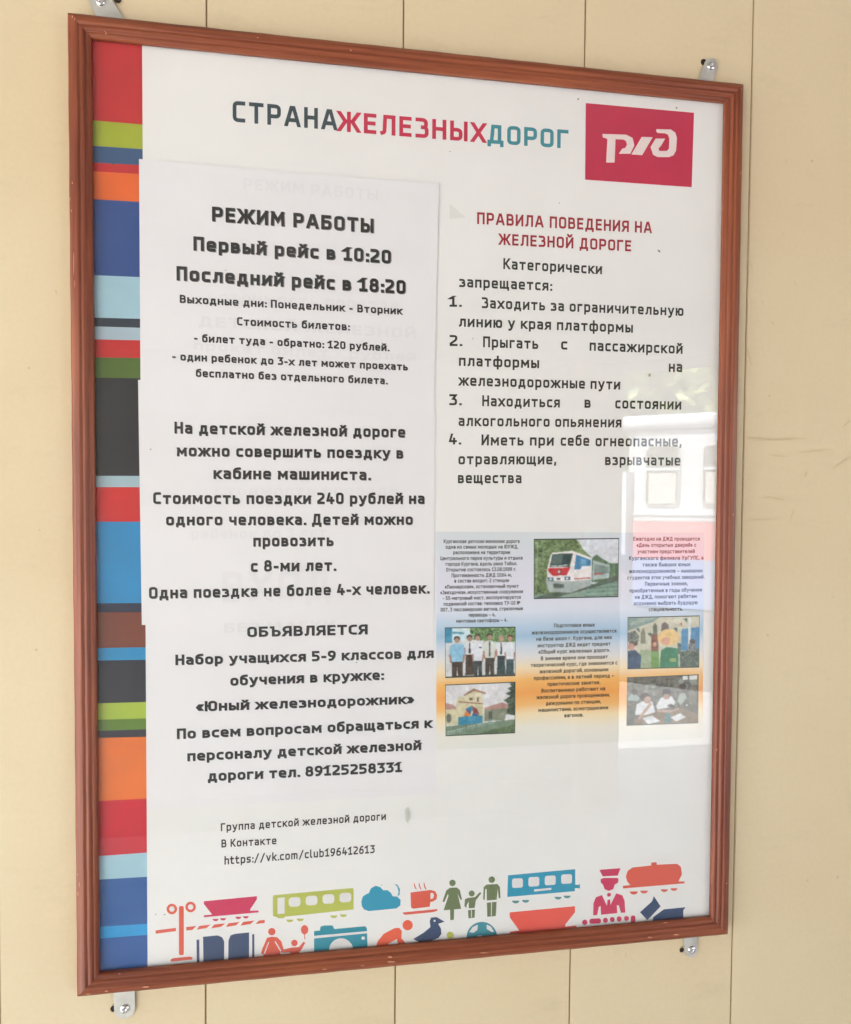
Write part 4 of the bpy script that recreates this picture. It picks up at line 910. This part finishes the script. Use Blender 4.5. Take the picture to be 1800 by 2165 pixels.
pier = empty('plastered_pier', (e1.x, e0.y, 0)); tag(pier, 'pale pinkish plastered pier standing opposite the board, mirrored in its glass', 'pier')
mb = MB(); mb.box((0, -0.36, 0), (e0.x - e1.x, 0, eave.z - .002)); o = mb.build('shaft', noise_mat('pink_plaster', (0.55, 0.36, 0.30), 0.06, 6, 0.8), pier); bevel(o, 0.006)
pl = seen(60, 1100, PD).x
pw = empty('porch_wall', (pl, e0.y - 0.1, 0)); tag(pw, 'plain pale porch wall opposite the board, mirrored in its glass', 'wall')
mb = MB(); mb.box((0, -0.2, 0), (e1.x - pl - .001, 0, eave.z - .002)); mb.build('wall_face', noise_mat('pale_plaster', (0.48, 0.47, 0.45), 0.03, 2, 0.85), pw)
mb = MB(); mb.box((0, 0.0005, 0), (e1.x - pl - .001, 0.02, 0.15)); mb.build('skirting', noise_mat('skirting_paint', (0.3, 0.28, 0.25), 0.06, 4, 0.7), pw)
q0 = seen(1250, 1116, PD - .1); q1 = seen(1290, 1162, PD - .1)
wb = empty('added_white_box', ((q0.x + q1.x) / 2, q0.y, (q0.z + q1.z) / 2)); tag(wb, 'small white box added on the pinkish pier for an unidentified white patch mirrored in the glass', 'box')  # box added to give the unidentified white patch in the reflection
hx, hh = abs(q1.x - q0.x) / 2, abs(q0.z - q1.z) / 2
M_WHITE = noise_mat('white_enamel', (0.60, 0.64, 0.70), 0.02, 5, 0.4)
mb = MB(); mb.box((-hx, -0.09, -hh), (hx, -0.0, hh)); o = mb.build('case', M_WHITE, wb); bevel(o, 0.004)

# carriage
DEP = 10.0
A0 = seen(1513, 1125, DEP); nrm = Vector((-math.cos(ang), math.sin(ang), 0))
car = bpy.data.objects.new('passenger_carriage', None); COL.objects.link(car); car.location = (A0.x, A0.y, 0)
Mx = Matrix((( d.x, nrm.x, 0), (d.y, nrm.y, 0), (0, 0, 1))); car.rotation_euler = Mx.to_euler() if Mx.determinant() > 0 else (0, 0, 0)
if Mx.determinant() <= 0:
    nrm = -nrm
car.rotation_euler = (0, 0, math.atan2(d.y, d.x))
# local x = along the train away from the wall, local y sign that faces the board:
side = 1 if (Matrix.Rotation(math.atan2(d.y, d.x), 3, 'Z') @ Vector((0, 1, 0))).dot(Vector((-math.cos(ang), math.sin(ang), 0))) > 0 else -1
tag(car, 'white narrow passenger carriage with a red band, mirrored in the glass of the board', 'carriage')
def hit(px, py):
    """carriage-side coordinates (s, z) mirrored at a point of the photograph"""
    dr = RB @ np.array([(px - CX) / F, -(py - CY) / F, -1.0]); c = CAM.copy()
    k = (GMY - c[1]) / dr[1]; p = c + k * dr; dr = np.array([dr[0], -dr[1], dr[2]])
    nn = np.array([-math.cos(ang), math.sin(ang), 0.0]); a0 = np.array([A0.x, A0.y, 0.0])
    t = nn @ (a0 - p) / (nn @ dr); q = p + t * dr
    return float((q - a0) @ np.array([d.x, d.y, 0.0])), float(q[2])
def zz(x, y): return (1250 + x * .2286, 680 + y * .2286)
sL, zr0 = hit(*zz(405, 1010)); sEnd, _ = hit(*zz(285, 1010)); _, zroof = hit(*zz(405, 800)); _, zbelt = hit(*zz(410, 1850)); _, zred2 = hit(1500, 1185); _, zblue2 = hit(1500, 1290)
Lb = -4.5
def cbox(mb, s0, s1, z0, z1, y0, y1, mi=0): mb.box((min(s0, s1), min(side * y0, side * y1), z0), (max(s0, s1), max(side * y0, side * y1), z1), mi)
mb = MB(); cbox(mb, Lb, sL, zbelt, zr0, -2.0, 0); o = mb.build('body', M_WHITE, car); bevel(o, .03)
mb = MB(); cbox(mb, Lb - .1, sEnd + .05, zr0, zroof - .12, -2.1, .12); o = mb.build('roof', M_WHITE, car); bevel(o, .09, 4)
mb = MB(); cbox(mb, Lb, sL, zred2, zbelt, -2.0, .012); mb.build('red_band', noise_mat('red_enamel', (.72, .09, .11), .03, 5, .4), car)
mb = MB(); cbox(mb, Lb, sL, zblue2, zred2, -2.0, .008); mb.build('blue_skirt', noise_mat('blue_enamel', (.25, .34, .62), .03, 5, .4), car)
mb = MB(); cbox(mb, Lb + .3, sL - .3, max(.25, zblue2 - .6), zblue2, -1.7, -.2); mb.build('underframe', noise_mat('frame_grey', (.1, .1, .1), .1, 5, .7), car)
mb = MB(); cbox(mb, Lb, sL + .02, zbelt + .10, zbelt + .13, -.0, .03); mb.build('moulding', M_WHITE, car)
mb = MB(); cbox(mb, sL, sEnd, zbelt - .3, zr0, -1.9, -.35); mb.build('vestibule', noise_mat('vestibule_paint', (.55, .56, .56), .04, 5, .5), car)
mb = MB(); cbox(mb, sEnd - .08, sEnd, zbelt - .5, zbelt + .75, -.35, -.0); mb.build('vestibule_post', M_WHITE, car)
M_DGL = mat('carriage_window_glass', (.10, .11, .11, 1), .05); M_RUB = noise_mat('window_frame_grey', (.45, .46, .45), .05, 8, .5); M_BLIND = noise_mat('curtain_cloth', (.62, .62, .58), .1, 14, .8)
w0, wt = hit(*zz(505, 1145)); w1, wb_ = hit(*zz(822, 1715)); w0b, _ = hit(*zz(1030, 1145)); pitch = w0b - w0
def rloop(s0, s1, z0, z1, r_, y):
    return [(x, side * y, z) for x, z in rbox(min(s0, s1), z0, max(s0, s1), z1, r_)]
for k in range(-1, 7):
    s0 = w0 + pitch * k; s1 = w1 + pitch * k
    if max(s0, s1) > sL - .05 and k != -1: continue
    if k == -1: continue
    outer = rloop(s0, s1, wb_, wt, .10, .02); inner = rloop(s0 - .03 if s0 > s1 else s0 + .03, s1 + .03 if s0 > s1 else s1 - .03, wb_ + .03, wt - .03, .08, .03); back = [(p[0], side * .005, p[2]) for p in inner]
    mb = MB(); mb.grid([outer, inner, back], closed=True); f = mb.build('window', M_RUB, car)
    mb = MB(); mb.face(back); mb.build('pane', M_DGL, f)
    zm = (wt + wb_) / 2 + .1
    mb = MB(); cbox(mb, s0, s1, zm - .02, zm + .02, 0, .03); mb.build('glazing_bar', M_WHITE, f)
    mb = MB(); nseg = 10; a0_, a1_ = min(s0, s1) + .06, max(s0, s1) - .06
    mb.grid([[(a0_ + (a1_ - a0_) * i / nseg, side * (.008 + .004 * (i % 2)), z) for i in range(nseg + 1)] for z in (wb_ + .05, zm - .06)]); mb.build('curtain', M_BLIND, f)
bed = MB(); bed.face([(Lb - 20, side * -5, 0.004), (sEnd + 25, side * -5, 0.004), (sEnd + 25, side * 5.2, 0.004), (Lb - 20, side * 5.2, 0.004)][::1 if side < 0 else -1])
bo = bed.build('added_track_bed', noise_mat('added_ballast', (0.20, 0.19, 0.175), 0.35, 14, 0.95, 0.8, 30)); bo.location = car.location; bo.rotation_euler = car.rotation_euler; tag(bo, kind='structure')  # bed added wide and dark to dim the sunlit ground mirrored in the glass
for ry in (-.45, -1.45):
    mb = MB(); mb.box((Lb - 18, side * ry - .03, .0), (sEnd + 24, side * ry + .03, .07)); ro = mb.build('rail', mat('rail_steel', (.28, .26, .24, 1), .35, .8)); ro.location = car.location; ro.rotation_euler = car.rotation_euler
    tag(ro, 'steel running rail under the carriage, ' + ('the one nearer the board' if ry > -1 else 'the one farther from the board'), 'rail', 'rails under the carriage')
M_WHEEL = mat('wheel_steel', (.12, .11, .10, 1), .5, .6)
for s in (Lb + 1.0, Lb + 2.0, sL - 2.0, sL - 1.0):
    for y in (-.35, -1.55):
        mb = MB(); rows = []
        for (yy_, rr_) in ((0, .01), (0, .28), (.08, .28), (.08, .31), (.11, .31), (.11, .01)): rows.append([(s + rr_ * math.cos(2 * math.pi * i / 20), side * y + yy_, .31 + rr_ * math.sin(2 * math.pi * i / 20)) for i in range(20)])
        mb.grid(rows, closed=True); mb.build('wheel', M_WHEEL, car)

# trees behind the carriage
def leafy(name, loc, hgt, rad, n, label, seed):
    rs = np.random.default_rng(seed); t = empty(name, loc); tag(t, label, 'tree', 'trees behind the carriage')
    mb = MB(); rows = []
    for (z, rr_) in ((0, .22), (hgt * .3, .16), (hgt * .6, .10), (hgt * .85, .03)): rows.append([(rr_ * math.cos(2 * math.pi * i / 8) + .1 * math.sin(z), rr_ * math.sin(2 * math.pi * i / 8), z) for i in range(8)])
    mb.grid(rows, closed=True); mb.build('trunk', M_BARK, t)
    cl = [(rs.normal(0, rad * .45), rs.normal(0, rad * .45), rs.uniform(hgt * .3, hgt)) for _ in range(26)]
    mb = MB()
    for i in range(n):
        c = cl[rs.integers(26)]; v = rs.normal(0, 1, 3); v /= np.linalg.norm(v); p = np.array(c) + v * rad * .34 * rs.uniform(.5, 1.1)
        a_ = rs.normal(0, 1, 3); a_ /= np.linalg.norm(a_); b_ = np.cross(a_, rs.normal(0, 1, 3)); b_ /= np.linalg.norm(b_); s = rs.uniform(.10, .22)
        mb.face([p - a_ * s, p + b_ * s * .55, p + a_ * s, p - b_ * s * .55], int(rs.integers(2)))
    mb.build('crown', [M_LEAF1, M_LEAF2], t)
M_BARK = noise_mat('bark', (.12, .09, .06), .2, 12, .9); M_LEAF1 = mat('leaf_light', (.34, .42, .13, 1), .5); M_LEAF2 = mat('leaf_dark', (.20, .27, .07, 1), .5)
for i in range(9):
    s = -7 + i * 2.1; p = Vector((A0.x, A0.y, 0)) + d * s - Vector((-math.cos(ang), math.sin(ang), 0)) * (5.0 + 1.2 * (i % 3))
    leafy('broadleaf_tree', p, 7.5 + .7 * math.sin(i * 2.1), 2.4, 5200, 'light green broadleaf tree beyond the carriage, mirrored in the glass of the board', 40 + i)
